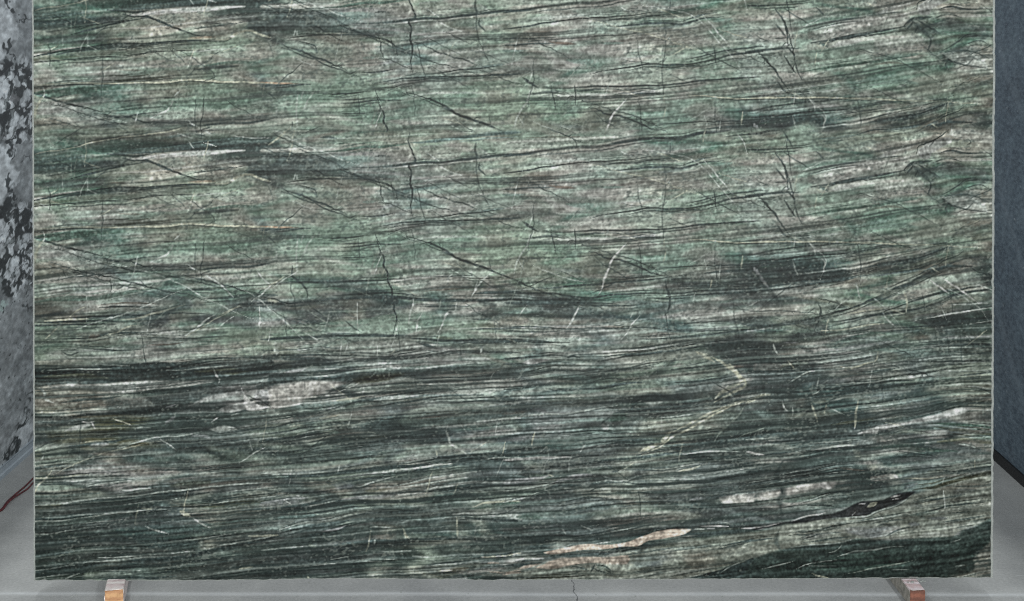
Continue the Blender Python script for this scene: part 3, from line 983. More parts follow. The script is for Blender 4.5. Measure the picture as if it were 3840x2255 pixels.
D2 = '''ggtgdgagdt fddfdffvvd tttgddtddg dddddfvgvg ddkdkkgdgk kkdkgdgdkr
w 12 .8 0,130 300,135 500,120 650,110
k 25 .95 200,155 500,145 700,120 950,90 1200,60 1450,40 1700,10
w 12 .7 1150,30 1400,10
w 25 .75 600,190 800,165 1000,140 1250,105 1450,80 1650,50 1900,20
k 15 .9 1000,100 1250,75 1500,50 1750,20
k 21 .85 650,240 900,200 1150,170 1500,100 1750,60 2000,30 2300,0
k 30 .5 0,200 300,190 600,210
xw 10 .7 220,170 205,250
xw 10 .7 730,40 710,120
Fu 30 .6 650,240 850,230 850,280 700,280
w 14 .85 880,270 970,260 1050,230 1200,190 1300,160
w 11 .8 1050,300 1250,270 1450,230 1700,170 2000,130 2200,100
w 10 .7 1300,280 1600,240 1900,190 2100,170
k 42 .9 900,380 1100,360 1300,340 1550,290 1800,250 2050,210 2250,190 2520,180
O 30 .5 1000,310 1250,290
w 25 .85 1250,330 1400,350 1550,330 1700,290 1850,260 2050,230 2200,215 2520,210
l 50 .6 750,400 900,385 1100,375 1300,345
l 50 .6 0,440 200,410 400,390
xw 10 .8 150,410 230,450
xw 9 .8 280,360 380,385
w 9 .7 0,370 200,340
k 21 .9 0,510 200,480 400,450 500,420 600,390 750,370
k 25 .9 350,460 600,430 900,410 1100,400
k 13 .85 0,550 250,520 450,480
w 9 .7 480,460 700,410
k 20 .6 0,310 300,330 600,320
v 100 .5 100,590 300,570 500,540
g 60 .5 500,560 650,540 850,530 1050,490
k 23 .95 50,760 250,710 450,670 650,630 850,580 1000,545
k 23 .9 150,780 350,720 600,670 800,620 950,590
w 8 .8 50,730 300,650 550,620 800,560
k 31 .9 150,810 350,790 550,750 750,690 950,640
l 20 .7 550,730 700,700 800,660
k 80 .7 850,590 1050,560 1300,560 1600,550 1900,540
k 50 .8 1000,620 1300,610 1500,590
Fd 30 .6 1500,480 1700,420 1830,360 1900,480 1950,500 1800,540 1500,530
v 60 .4 1300,440 1450,470
k 15 .8 1100,530 1400,525 1700,520
k 17 .9 2000,330 2200,300 2520,320
k 11 .8 1700,350 2000,310 2300,290 2520,290
w 50 .7 1910,562 2100,555 2300,560 2520,565
w 10 .8 1950,600 2300,600 2520,600
k 25 .9 1980,590 2250,610 2520,620
y 16 .7 2100,480 2250,430 2520,420
n 25 .8 2050,500 2300,470 2520,440
w 12 .8 1020,690 1100,680 1300,690
w 16 .6 1120,775 1230,770
k 50 .7 1350,650 1600,640 1900,610
d 60 .6 1500,720 1800,700
xy 24 .75 1390,700 1420,770 1460,810
xy 16 .75 1945,590 1940,700 1945,800
xy 12 .7 1040,720 1030,850 1000,950
xw 14 .7 1085,810 1085,860
xw 12 .6 2140,690 2120,760
g 80 .4 2000,720 2300,720
g 60 .5 1500,830 1700,840
k 25 .9 600,890 850,850 1050,820 1300,830 1600,810 1900,810 2200,820 2520,820
w 14 .6 0,920 200,900 350,890
g 30 .7 420,870 480,890
k 60 .8 550,930 850,890 1200,870 1500,870
k 50 .7 100,1030 250,1000
k 40 .8 300,1020 600,1030 850,1010 1000,980
k 60 .75 1100,990 1350,1000 1500,1010
w 10 .85 620,1020 850,995
w 8 .7 1000,930 1300,940 1550,930
k 42 .85 0,1100 250,1080 500,1070 800,1040
w 8 .7 180,1110 450,1080 700,1060
w 8 .7 950,1040 1150,1045
w 8 .7 1150,1025 1320,1020
w 8 .7 1480,990 1650,1000
k 25 .8 1650,1080 1900,1050 2200,1010 2520,960
y 10 .8 2200,1000 2520,975
w 8 .7 1700,1080 2000,1060
k 17 .85 500,1130 800,1110 1050,1080
k 50 .7 700,1190 900,1160 1020,1180
k 40 .8 0,1190 200,1180 400,1170
q 60 .9 1600,1170 1780,1180 1900,1150 2000,1120 2150,1090 2300,1070
k 70 .8 2050,1130 2200,1110 2450,1090
k 40 .8 1950,1140 2150,1170 2300,1160
S 26 .9 2300,1150 2420,1160 2520,1155
y 14 .8 1760,1140 1900,1130
S 13 .8 2280,1060 2420,1060
f 60 .5 1050,1120 1250,1120
xy 14 .8 400,1190 440,1240
l 40 .5 1900,1210 2050,1210
k 80 .5 2150,930 2300,950 2400,920'''
D3 = '''dgddgdgttt gddggmgddd tttdfgddtd vdddkkkkdd kprrgkgafg faggtttfgk
Fc 40 .8 30,1200 230,1110 350,1050 600,1000 1000,985 1300,910 1700,860 2100,790 2520,740 2520,1010 2250,1080 2000,1160 1780,1215 1000,1220
t 90 .6 1250,1050 1600,1000
g 60 .6 1600,900 2000,860 2400,820
k 10 .8 1000,1010 1400,940 1800,880
k 10 .7 1500,960 1900,900 2200,860
d 40 .4 1200,1110 1600,1070
g 60 .6 100,1190 400,1160 700,1130
r 70 .5 900,1020 1150,1030
l 44 .9 0,215 150,200 280,185 370,155
xy 10 .8 360,140 430,165
k 40 .6 100,100 350,140
u 60 .5 200,110 320,110
l 38 .9 400,240 500,205 620,175 750,155 870,145
w 12 .8 0,300 200,275 350,250 500,200
w 9 .7 150,360 350,310 550,290 700,285
w 10 .8 0,410 120,380 250,360
k 31 .9 350,290 500,255 620,260 700,255
k 42 .95 790,280 850,250 950,225 1050,215
k 13 .8 1000,210 1200,220
w 13 .85 880,225 1000,200 1150,205 1250,175 1350,145 1480,130
w 10 .7 930,150 1000,175 1150,185
k 28 .95 1150,210 1300,235 1500,235 1750,225 2000,215 2200,180 2400,150 2520,130
y 20 .7 1720,110 1830,85 1950,50
w 17 .7 1500,150 1750,150 2100,120 2520,60
w 10 .7 1500,190 1800,190 2100,180
k 15 .9 1800,110 2100,100 2350,60 2520,40
k 30 .7 1050,100 1150,80
k 20 .7 600,80 900,90 1200,60 1600,60 1900,20
k 9 .7 150,400 400,350 700,350 1000,340
k 9 .7 250,450 500,430 800,380 1100,390
k 10 .7 700,520 900,460 1200,440 1500,420 1700,410
k 9 .6 1000,310 1300,330 1500,340
k 9 .7 450,430 750,400 900,380
k 9 .6 0,480 300,460 600,470
w 8 .5 300,480 700,430 1000,410
k 60 .65 850,470 1000,470
k 50 .55 950,580 1080,590
n 50 .6 50,580 300,590
d 90 .4 400,570 600,600
k 70 .75 2050,220 2250,200 2520,190
k 100 .75 1950,310 2200,320 2520,280
k 31 .9 1800,290 2100,250 2300,240
FP 44 .85 2170,395 2300,365 2500,360 2520,360 2520,430 2350,440 2200,430
w 14 .8 2320,350 2450,340
l 30 .6 1850,400 2000,390
k 38 .9 1720,440 1900,425 2100,400 2200,350
k 110 .45 1800,500 2100,480 2400,500
k 36 .8 1100,690 1300,640 1500,600 1700,580
k 37 .85 0,870 250,830 500,770 750,740 950,700 1150,670
k 31 .85 700,780 900,750 1100,710 1300,690 1450,660
w 8 .7 350,860 600,810 850,770 1100,720 1400,660 1600,620
k 100 .6 0,800 250,790 500,740
k 50 .8 0,940 250,890 450,850
xw 12 .6 520,700 570,760
xw 12 .6 720,660 760,690 850,720
FS 12 .95 330,940 420,920 600,890 800,870 1000,865 1200,830 1400,760 1550,720 1700,705 1860,715 1750,770 1600,800 1400,830 1300,880 1150,880 950,910 700,930 500,960 380,960
o 26 .7 1650,730 1830,725
o 14 .8 820,910 1050,890 1170,870
o 20 .6 1200,860 1330,890
h 20 .5 420,925 600,905 800,885
k 12 .7 560,890 750,880
k 17 .8 1280,790 1400,775 1500,760
w 9 .8 880,860 1020,835
w 10 .8 1480,715 1600,700
k 46 .97 0,1080 200,1050 350,1010 500,970 650,960 900,950 1100,915 1300,895 1500,850 1700,820 1850,780 2100,760 2300,740 2520,720
k 56 .9 550,980 800,980 1000,960
k 76 .9 1750,780 2000,740 2300,710 2520,690
k 40 .85 0,1110 100,1100 300,1050
h 15 .9 1900,680 2050,675 2250,680
h 14 .9 2030,700 2100,705
h 14 .9 2360,695 2520,700
w 12 .8 1900,710 2000,705
w 10 .8 2200,640 2300,660
w 9 .8 1700,790 1830,775 1950,770
S 26 .85 0,1150 120,1110 300,1060
w 20 .9 20,1035 150,1020 330,1000
FS 20 .85 230,1110 350,1050 500,1005 700,1000 1000,990 1200,980 1200,1060 1000,1060 850,1050 600,1080 400,1120
o 40 .4 330,1080 430,1070
h 14 .5 500,1015 700,1010 900,1020
k 11 .85 850,1070 950,1080 1050,1140
k 11 .85 830,1100 900,1130 1000,1160
k 11 .8 600,1080 750,1110 800,1130
xk 16 .8 860,1070 820,1140
n 60 .4 900,1090 1000,1130
k 10 .7 1150,1160 1400,1140 1600,1120 1800,1100
k 10 .7 500,1200 800,1180
u 90 .45 1450,1100 1530,1060
L 100 .3 1550,1000 1650,960
Fb 80 .35 1800,1000 1950,950 2100,1000 2080,1080 1900,1130 1820,1080
k 13 .85 2170,880 2350,840 2520,800
Fk 14 .95 1790,1225 2000,1170 2150,1130 2250,1090 2400,1050 2520,1020 2520,1250 1790,1250
w 10 .8 2150,1160 2250,1100 2400,1040
w 7 .7 1780,1215 1950,1180
k 14 .5 1380,1210 1600,1140
w 24 .35 1600,1190 1900,1130 2150,1090
q 14 .9 50,1225 300,1210 700,1190'''
D4 = '''dkkkkgtggt papdddttff kdttakggff gdgtlllggd gkkkkkkkKf KKKKKKKKKf
Fc 40 .85 0,740 300,670 600,600 850,590 1150,565 1280,510 1450,460 1560,400 1650,330 2000,250 2500,130 2500,590 2380,640 2150,720 2000,790 1700,800 1250,820 900,850 500,880 300,920 150,960 0,1010
l 90 .5 950,700 1200,740 1500,700
g 60 .6 900,640 1300,600 1600,500
d 40 .45 1000,690 1300,690 1500,660
m 60 .4 1600,560 1900,520
k 11 .8 1660,440 1900,395 2200,345
k 10 .8 1000,625 1300,575 1640,520
k 11 .7 700,690 1000,645
w 14 .5 1200,640 1500,560
u 50 .5 2050,330 2300,300
y 30 .4 1700,440 1900,420
k 12 .8 350,765 600,760 900,740
k 11 .8 480,855 800,805 1050,790
d 50 .4 1100,770 1400,750
g 60 .5 1900,470 2300,440
k 10 .8 1900,640 2200,600 2450,560
b 70 .3 1900,300 2150,260 2400,260
g 80 .5 1700,640 2000,680
a 60 .5 500,800 800,740
w 9 .8 250,150 450,100 700,60 900,20
w 9 .8 250,180 500,130 800,80 1100,60
w 9 .8 0,280 250,220 600,150 1000,110
w 8 .7 0,220 250,180
w 8 .7 0,70 250,30
k 17 .9 250,160 500,110 800,50 1100,20
k 17 .9 250,210 600,150 1000,90 1150,90
k 17 .9 0,300 250,250 600,200 900,170 1200,150
k 30 .9 0,110 200,100
xk 50 .9 290,0 240,130 240,240 290,330 260,420 290,560
b 14 .5 900,80 1150,100
xy 60 .4 1180,60 1260,80
FP 44 .85 0,390 60,360 250,310 300,300 500,240 650,230 850,220 790,290 650,290 400,350 290,360 100,410
Fh 8 .8 60,370 160,400 100,410
Fh 8 .8 650,240 740,220 800,290 700,280
h 24 .8 340,335 390,340
xk 20 .8 270,270 290,340
k 50 .92 330,400 550,350 700,310 850,290 1000,230 1150,230 1250,260 1400,260 1600,240
k 80 .9 930,250 1050,250 1180,240
n 60 .7 300,420 500,400 700,370
Fr 14 .8 1200,160 1450,130 1490,180 1400,210 1220,210
xh 20 .7 1460,150 1500,190
k 14 .8 1360,210 1390,230
k 13 .85 550,410 700,350 850,320 1000,310
k 15 .9 550,460 700,460 850,470
k 40 .7 0,450 200,450 400,480
w 8 .8 450,440 650,380 800,330
Fz 20 .82 0,690 200,650 400,620 600,570 750,550 850,530 1000,470 1100,420 1300,400 1500,330 1660,310 1640,340 1550,400 1400,460 1250,510 1150,560 1000,580 850,580 700,600 500,640 300,650 0,720
h 13 .9 380,620 550,570 750,530
xh 22 .9 1020,560 1050,530
Fy 8 .7 1170,470 1200,430 1280,420 1230,465
h 18 .9 1410,370 1510,350
h 10 .8 1430,390 1520,380
h 12 .9 1080,450 1150,440
h 11 .8 0,690 150,670 280,640
w 13 .9 850,590 1150,565 1280,510 1450,460 1560,400 1650,330
q 30 .95 1640,300 1700,285 1850,270 2000,230 2200,170 2480,110
u 40 .5 1560,280 1680,230
k 13 .85 1850,90 2000,100 2150,105 2250,80
q 40 .45 1800,110 1950,100
y 12 .7 1500,180 1750,180 2000,150
k 15 .85 1640,550 1850,510 2000,470 2200,445 2400,430
k 12 .6 1650,400 1900,340
k 13 .8 2040,540 2250,520
k 20 .6 2000,260 2300,260 2480,230
xw 12 .75 1960,300 1980,400 1990,500
d 60 .4 2000,360 2150,330
v 60 .5 1680,560 1750,580
u 40 .6 1800,590 2000,590
xp 14 .8 2000,580 2020,600
y 20 .4 2150,560 2180,540
k 10 .7 400,760 600,720 800,680 900,650
k 10 .7 450,820 700,750
k 14 .7 1280,640 1450,610 1550,600
u 80 .4 950,720 1200,740 1400,660
u 40 .6 1600,650 1700,660
k 12 .7 1350,790 1500,710 1650,680
xk 36 .8 240,720 220,820 270,920
k 14 .8 0,820 200,800
FK 34 .88 0,1010 150,960 300,920 500,880 700,870 900,850 1050,815 1250,820 1450,825 1700,800 1850,800 2000,790 2120,770 2150,720 2250,700 2380,640 2500,600 2500,850 2350,900 2280,1000 2290,1130 2150,1180 1900,1210 1700,1240 0,1250
n 180 .4 600,1100 1200,1050 1700,1000
k 80 .5 0,1190 800,1200 1700,1190
k 60 .6 300,930 700,890 1050,850 1500,850 2000,840
w 10 .8 350,900 600,870 900,845 1020,815
w 40 .55 1700,780 1850,760 2000,770
w 14 .7 2100,700 2280,680
w 12 .85 80,1120 250,1080 400,1040
w 13 .85 850,990 1050,945 1200,930 1400,890 1550,885
xw 8 .7 420,1120 600,1060 850,1020
w 9 .7 750,950 850,930 910,870
g 9 .8 900,1190 1150,1130 1500,1060 1750,1010
xy 12 .8 590,1160 660,1190 760,1215
w 14 .75 2080,1090 2180,1080
w 9 .7 2030,850 2140,810
w 7 .6 560,1090 920,1090
w 7 .6 1400,1120 1640,1130
Ff 30 .85 2330,920 2500,840 2500,1240 2300,1220 2290,1100 2320,1020
y 20 .5 2330,1010 2420,1010
k 100 .5 2200,720 2480,680
k 80 .5 2200,1150 2270,1080
h 14 .9 1580,1208 1720,1208'''
PANELS = [[A1, A2, A3, A4], [B1, B2, B3, B4], [C1, C2, C3, C4], [D1, D2, D3, D4]]
PX = [100, 1010, 1920, 2830]
PY = [360, 820, 1280, 1730]
LONG = '''k 7 .85 1600,712 1750,702 1900,694 2050,684 2200,655 2340,605
k 6 .8 1650,690 1800,684 1950,672 2100,655 2250,620 2350,590
k 8 .85 1640,730 1780,722 1920,712 2060,690 2150,670
k 5 .8 1560,660 1700,655 1850,650 1980,640 2120,625
k 6 .8 1900,800 2020,780 2150,740 2260,690 2360,640 2430,625
k 5 .75 2000,815 2150,775 2300,725 2440,700
k 6 .8 1950,830 2100,815 2250,805 2440,795
k 5 .75 1500,800 1700,815 1850,812 2000,825
k 6 .8 1400,880 1550,872 1700,845 1850,830 2000,835
xy 9 .9 1735,872 1780,895 1812,918 1836,946 1800,966 1758,988
xy 7 .9 1882,970 1800,1000 1740,1030 1690,1060 1652,1075 1622,1102 1580,1122
xk 4.2 .75 100,240 240,287 330,330
xk 4.2 .7 700,350 830,405 960,470 1060,502 1200,545
xk 4.6 .8 690,470 800,512 880,542
xk 5 .8 980,575 1100,625 1200,662 1330,715 1460,770
xk 3.6 .7 1400,595 1560,640 1665,690
xk 4 .75 100,600 300,660 480,692 640,742
xk 3.4 .6 640,742 720,790 870,842
xk 3.6 .65 100,650 250,690 430,735
xk 4.5 .8 1925,400 1945,450 1955,500 1975,556
xk 4.5 .8 1855,470 1900,520 1925,560 1950,592
xk 3.2 .6 1700,760 1850,765 2010,775 2045,830
xk 3.4 .65 1170,360 1175,440 1190,480
xk 3.2 .6 1640,440 1632,520 1630,590
xk 3.2 .6 420,470 480,500 525,545 440,560
xk 3 .55 1285,545 1330,565 1440,600
xw 3 .65 1560,365 1700,392 1780,470 1850,560
xy 3 .6 1430,400 1600,440 1760,490
xw 3 .6 90,850 200,805 340,760 480,700
xy 3 .55 430,845 520,790 600,750
xw 3 .6 560,700 640,740 760,850
xg 3 .6 620,690 680,640 760,620
xy 3 .7 1850,598 2100,596 2430,610
xw 3 .6 2000,600 2030,640 2020,690
xg 3 .55 1200,560 1180,640 1160,720
xg 3 .55 1300,600 1275,690 1240,800
xw 3 .55 250,640 420,690 560,760 660,800
xy 3 .5 80,1190 240,1120 420,1080
xw 3 .5 2100,700 2180,760 2220,810
xw 3 .5 2300,690 2400,750 2440,800'''
GS = 2.8                                    # one sample of the pattern, in pixels of the photograph
GX0, GY0 = 24.0, 440.0
GW, GH = 1356, 632
rng = np.random.default_rng(7)

def blur(a, sx, sy):
    """periodic gaussian blur of the last two axes"""
    h, w = a.shape[-2:]
    fy = np.fft.fftfreq(h)[:, None]; fx = np.fft.rfftfreq(w)[None, :]
    k = np.exp(-2 * (np.pi ** 2) * ((fx * sx) ** 2 + (fy * sy) ** 2))
    return np.fft.irfft2(np.fft.rfft2(a) * k, s=(h, w))

def noise(h, w, sx, sy):
    n = blur(rng.standard_normal((h, w)), sx, sy)
    return (n / n.std()).astype(np.float32)

def catmull(p, step):
    p = np.asarray(p, float)
    if len(p) == 2:
        n = max(2, int(np.hypot(*(p[1] - p[0])) / step) + 1)
        return p[0] + (p[1] - p[0]) * np.linspace(0, 1, n)[:, None]
    q = np.vstack([2 * p[0] - p[1], p, 2 * p[-1] - p[-2]])
    out = []
    for i in range(1, len(q) - 2):
        n = max(2, int(np.hypot(*(q[i + 1] - q[i])) / step) + 1)
        t = np.linspace(0, 1, n, endpoint=False)[:, None]
        out.append(0.5 * (2 * q[i] + (q[i + 1] - q[i - 1]) * t + (2 * q[i - 1] - 5 * q[i] + 4 * q[i + 1] - q[i + 2]) * t ** 2
                          + (3 * q[i] - q[i - 1] - 3 * q[i + 1] + q[i + 2]) * t ** 3))
    out.append(p[-1:])
    return np.vstack(out)

def parse():
    import math
    base = np.zeros((24, 40, 3), np.float32); strokes = []
    k = 910.0 / 2520.0
    for r in range(4):
        for c in range(4):
            lines = PANELS[r][c].split('\n')
            for i, row in enumerate(lines[0].split()):
                for j, ch in enumerate(row[:10]):
                    base[r * 6 + i, c * 10 + j] = {'w': (162, 172, 161), 'k': (55, 65, 62), 'd': (74, 85, 81)}.get(ch, PAL[ch])
            for ln in lines[1:]:
                f = ln.split()
                if len(f) < 5:
                    continue
                key, w, a = f[0], float(f[1]) * k, float(f[2])
                pts = np.array([[float(v) for v in s.split(',')] for s in f[3:]])
                ends = [pts[0, 0] < 40 and c > 0, pts[-1, 0] < 40 and c > 0]
                ends = [(c > 0 and pts[e, 0] <= 8) or (c < 3 and pts[e, 0] >= 2512) or (c == 0 and pts[e, 0] <= 110)
                        or (c == 3 and pts[e, 0] >= 2460) for e in (0, -1)]
                if key[0] != 'F':                       # run on a little past the panel's border
                    for e, nb in ((0, 1), (-1, -2)):
                        if ends[0 if e == 0 else 1]:
                            t = pts[e] - pts[nb]; t = t / (np.hypot(*t) + 1e-9) * (90 if key[0] != 'x' else 10)
                            pts = np.vstack([pts[0] + t, pts]) if e == 0 else np.vstack([pts, pts[-1] + t])
                pts = pts * k + [PX[c], PY[r]]
                strokes.append((key, w, a, pts, ends))
    for ln in LONG.split('\n'):                              # long fractures that run on from panel to panel
        f = ln.split()
        if len(f) > 4:
            strokes.append((f[0], float(f[1]), float(f[2]), np.array([[float(v) for v in q.split(',')] for q in f[3:]]) * 3840 / 2520, [False, False]))
    more = []
    rs = np.random.default_rng(11)
    for key, w, a, pts, ends in strokes:
        if key[0] == 'F' or len(pts) < 2:
            more.append((key, w, a, pts, ends)); continue
        ln = np.hypot(*(pts[-1] - pts[0]))
        if key in 'kdnvq' and w < 16 and ln > 60:            # thin beds come in sheaves of hairlines
            q = catmull(pts, 14)
            for _ in range(3 if ln > 140 else 2):
                n = len(q); i0 = int(rs.uniform(0, 0.6) * n); i1 = min(n, i0 + int(rs.uniform(0.25, 0.6) * n) + 3)
                sub = q[i0:i1:3] + 0.0
                if len(sub) < 2: continue
                off = rs.choice((-1, 1)) * (0.5 * w + rs.uniform(2.5, 11)) ; drift = rs.uniform(-5, 5)
                sub[:, 1] += off + drift * np.linspace(0, 1, len(sub)) + 1.2 * rs.standard_normal(len(sub))
                more.append((key, min(w, 5.0) * rs.uniform(0.45, 0.9), a * rs.uniform(0.4, 0.75), sub, [False, False]))
        if key in 'wyhg' and w < 9 and ln > 50:               # pale laminae are edged with a dark one
            sub = catmull(pts, 16)[::2] + 0.0
            if len(sub) > 2:
                sub[:, 1] += (0.5 * w + 2.2) * rs.choice((-1, 1), p=(0.3, 0.7))
                more.append(('k', 3.2, 0.55, sub[int(rs.uniform(0, 0.2) * len(sub)):], [False, False]))
        if key[0] == 'x':
            q = catmull(pts, 9); n = len(q)
            t = np.gradient(q, axis=0); t /= np.hypot(t[:, 0], t[:, 1])[:, None] + 1e-9
            j = 0.9 * rs.standard_normal(n) + np.interp(np.arange(n), np.arange(0, n + 5, 5), 1.9 * rs.standard_normal(len(np.arange(0, n + 5, 5))))
            j *= np.clip(ln / 120, 0.25, 1) * (0.5 if key[1] in 'wyhg' else 1.0)
            q = q + np.stack([-t[:, 1], t[:, 0]], 1) * j[:, None]
            more.append((key, w * (0.9 if w < 9 else 1), a * 0.92, q, ends))
            if key == 'xk' and ln > 70 and w < 10:                # side cracks
                for _ in range(int(ln / 60)):
                    i = rs.integers(1, n - 1); d = t[i] * rs.choice((-1, 1)); g = rs.uniform(0.4, 1.1) * rs.choice((-1, 1))
                    d = np.array([d[0] * math.cos(g) - d[1] * math.sin(g), d[0] * math.sin(g) + d[1] * math.cos(g)])
                    L = rs.uniform(8, 34); m = q[i] + d * L * 0.5 + 2 * rs.standard_normal(2)
                    more.append(('xk', 2.2, 0.55, np.array([q[i], m, q[i] + d * L]), [False, False]))
        else:
            more.append((key, w, a, pts, ends))
    # a fine network of healed fractures: pale ones across the beds, dark ones mostly in the upper half
    for q in range(250):
        pale = q < 140
        x, y = rs.uniform(130, 3700), (rs.uniform(490, 1330) if q < 110 else rs.uniform(1330, 2000)) if pale else rs.uniform(490, 1300) if q < 230 else rs.uniform(1300, 2100)
        if pale and x > 2700 and y > 1900: continue
        an = rs.choice((0.45, 0.5, -0.5, -1.25, -1.4)) + 0.12 * rs.standard_normal() if pale else rs.choice((0.42, 0.46, -0.45, 1.45)) + 0.1 * rs.standard_normal()
        L = rs.uniform(30, 130) if pale else rs.uniform(50, 240)
        t = np.linspace(0, 1, int(L / 9) + 3); d = np.array([math.cos(an), math.sin(an)])
        w_ = np.cumsum(rs.standard_normal(len(t))) * (0.8 if pale else 1.3)
        pts = np.array([x, y]) + np.outer(t * L, d) + np.outer(w_, [-d[1], d[0]])
        more.append((('xw', 'xg', 'xy')[rs.integers(0, 3)] if pale else 'xk', rs.uniform(1.6, 3.2), rs.uniform(0.35, 0.7) if pale else rs.uniform(0.35, 0.75), pts, [False, False]))
    solid = [m for m in more if m[0][0] == 'F' and m[0][1] in 'PhLwSyapcl']
    last = [m for m in more if m[0][0] == 'x']
    rest = [m for m in more if m[0][0] != 'x' and not (m[0][0] == 'F' and m[0][1] in 'PhLSyl')]
    more = rest + [m for m in solid if m[0][1] in 'PhLSyl'] + last
    return base / 255.0, more

def paint_stone():
    base, strokes = parse()
    yy, xx = np.mgrid[0:GH, 0:GW].astype(np.float32)
    # ---- bedding direction, gathered from the bands themselves
    cw, chh = 110, 56
    acc = np.zeros((3, chh, cw))
    for key, w, a, pts, ends in strokes:
        if key[0] in 'xF':
            continue
        p = catmull(pts, 12)
        d = np.diff(p, axis=0); m = 0.5 * (p[1:] + p[:-1]); th = np.arctan2(d[:, 1], d[:, 0]); ln = np.hypot(d[:, 0], d[:, 1])
        ix = np.clip(((m[:, 0] - GX0) / GS / GW * cw).astype(int), 0, cw - 1)
        iy = np.clip(((m[:, 1] - GY0) / GS / GH * chh).astype(int), 0, chh - 1)
        for q, v in enumerate((np.cos(2 * th) * ln, np.sin(2 * th) * ln, ln)):
            np.add.at(acc[q], (iy, ix), v)
    pad = 12
    ap = np.pad(acc, ((0, 0), (pad, pad), (pad, pad)))
    fine = blur(ap, 1.6, 0.9)[:, pad:-pad, pad:-pad]; wide = blur(ap, 5, 3.5)[:, pad:-pad, pad:-pad]
    tot = fine + 0.15 * wide; tot[0] += 0.15; tot[1] -= 0.02
    th = 0.5 * np.arctan2(tot[1], tot[0])
    def up(a):
        fy = np.clip((yy + 0.5) / GH * chh - 0.5, 0, chh - 1.001); fx = np.clip((xx + 0.5) / GW * cw - 0.5, 0, cw - 1.001)
        y0 = fy.astype(int); x0 = fx.astype(int); fy = fy - y0; fx = fx - x0
        return (a[y0, x0] * (1 - fx) + a[y0, x0 + 1] * fx) * (1 - fy) + (a[y0 + 1, x0] * (1 - fx) + a[y0 + 1, x0 + 1] * fx) * fy
    th = up(th).astype(np.float32) + 0.035 * noise(GH, GW, 25, 8)
    # height across the bedding: the potential whose level lines follow the bands (Poisson, mirrored borders)
    nx, ny = -np.sin(th), np.cos(th)
    def mirror(a, sx, sy):
        a = np.concatenate([a, sx * a[:, ::-1]], 1); return np.concatenate([a, sy * a[::-1]], 0)
    mx, my = mirror(nx, -1, 1), mirror(ny - 1.0, 1, -1)
    kx = 2j * np.pi * np.fft.fftfreq(2 * GW)[None, :]; ky = 2j * np.pi * np.fft.fftfreq(2 * GH)[:, None]
    den = kx ** 2 + ky ** 2; den[0, 0] = 1
    psi = np.real(np.fft.ifft2((kx * np.fft.fft2(mx) + ky * np.fft.fft2(my)) / den))[:GH, :GW].astype(np.float32) + yy
    psi = psi + 1.1 * noise(GH, GW, 34, 10) + 0.3 * noise(GH, GW, 8, 4)
    psi = np.clip(psi - psi.min(), 0, None)
    PH = int(psi.max()) + 3
    def bed(length, thick, up=2):
        n = noise(PH * up, GW, length, thick * up)
        f = psi * up; i = np.clip(f.astype(np.int32), 0, PH * up - 2); f = f - i; c = np.arange(GW)[None, :]
        n = n[i, c] * (1 - f) + n[i + 1, c] * f
        return (n / n.std()).astype(np.float32)
    # ---- base minerals, warped along the bedding
    wy = 9 * noise(GH, GW, 40, 6) + 4 * noise(GH, GW, 12, 2.5)
    wx = 26 * noise(GH, GW, 30, 6)
    py = np.array([PY[r] + (i + 0.5) * 460 / 6 for r in range(4) for i in range(6)])
    gy = np.interp((yy + wy) * GS + GY0, py, np.arange(24)).clip(0, 22.999); gx = (((xx + wx) * GS + GX0 - 100) / 91.0 - 0.5).clip(0, 38.999)
    y0 = gy.astype(int); x0 = gx.astype(int); fy = (gy - y0)[..., None]; fx = (gx - x0)[..., None]
    fy = fy * fy * (3 - 2 * fy); fx = fx * fx * (3 - 2 * fx)
    img = (base[y0, x0] * (1 - fx) + base[y0, x0 + 1] * fx) * (1 - fy) + (base[y0 + 1, x0] * (1 - fx) + base[y0 + 1, x0 + 1] * fx) * fy
    # ---- streaks: noise smeared along the bedding
    s = np.stack([bed(70, 0.85), bed(95, 1.2), bed(95, 2.0), bed(80, 4.2), bed(60, 3.0)], -1)
    short = np.stack([bed(14, 1.0), bed(18, 1.4), bed(22, 2.0)], -1)
    iso = noise(GH, GW, 0.9, 0.9); iso2 = noise(GH, GW, 2.2, 1.8); grain = rng.standard_normal((GH, GW)).astype(np.float32)
    low = noise(GH, GW, 40, 18)
    hue = s[..., 4]
    lum = img.mean(-1)
    south = np.clip((yy * GS + GY0 - 1230) / 160 + 0.3 * low, 0, 1)        # the lower half is laminated throughout
    patch = np.stack([bed(17, 3.0), bed(15, 5.5)], -1)
    so = south
    # clear mint and beige beds in the pale part of the stone, greenish and grey ones in the dark part
    lg = lum[..., None]
    k = np.clip(0.5 + 0.95 * (so * (0.7 * hue + 0.35 * s[..., 3] + 0.4 * s[..., 2]) + (1 - so) * (0.65 * patch[..., 1] + 0.5 * patch[..., 0] + 0.35 * hue) + 0.3 * short[..., 1]), 0, 1)[..., None]
    mint = np.array([0.418, 0.497, 0.448]) * (0.92 + 0.28 * (lg - 0.35)); beige = np.array([0.612, 0.640, 0.585]) * (0.95 + 0.4 * (lg - 0.45))
    pale = np.clip((lg - 0.36) * 6, 0, 1) * 0.32
    img = img + (mint * k + beige * (1 - k) - img) * pale
    img = np.clip(0.44 + (img - 0.44) * np.where(lg > 0.38, 1.3 - 0.25 * south[..., None], 1.0), 0.13, 0.8)
    img = img * (1 + (k - 0.5) * (1 - pale) * np.array([-0.05, 0.01, -0.01]))
    warm = noise(GH, GW, 45, 22)[..., None]
    img = img * (1 + np.clip(warm, -2, 2) * np.array([0.008, 0.003, -0.010]))
    amp = 0.085 + 0.02 * np.clip(low, -1, 2) - 0.01 * south
    cloud = noise(GH, GW, 6, 4)
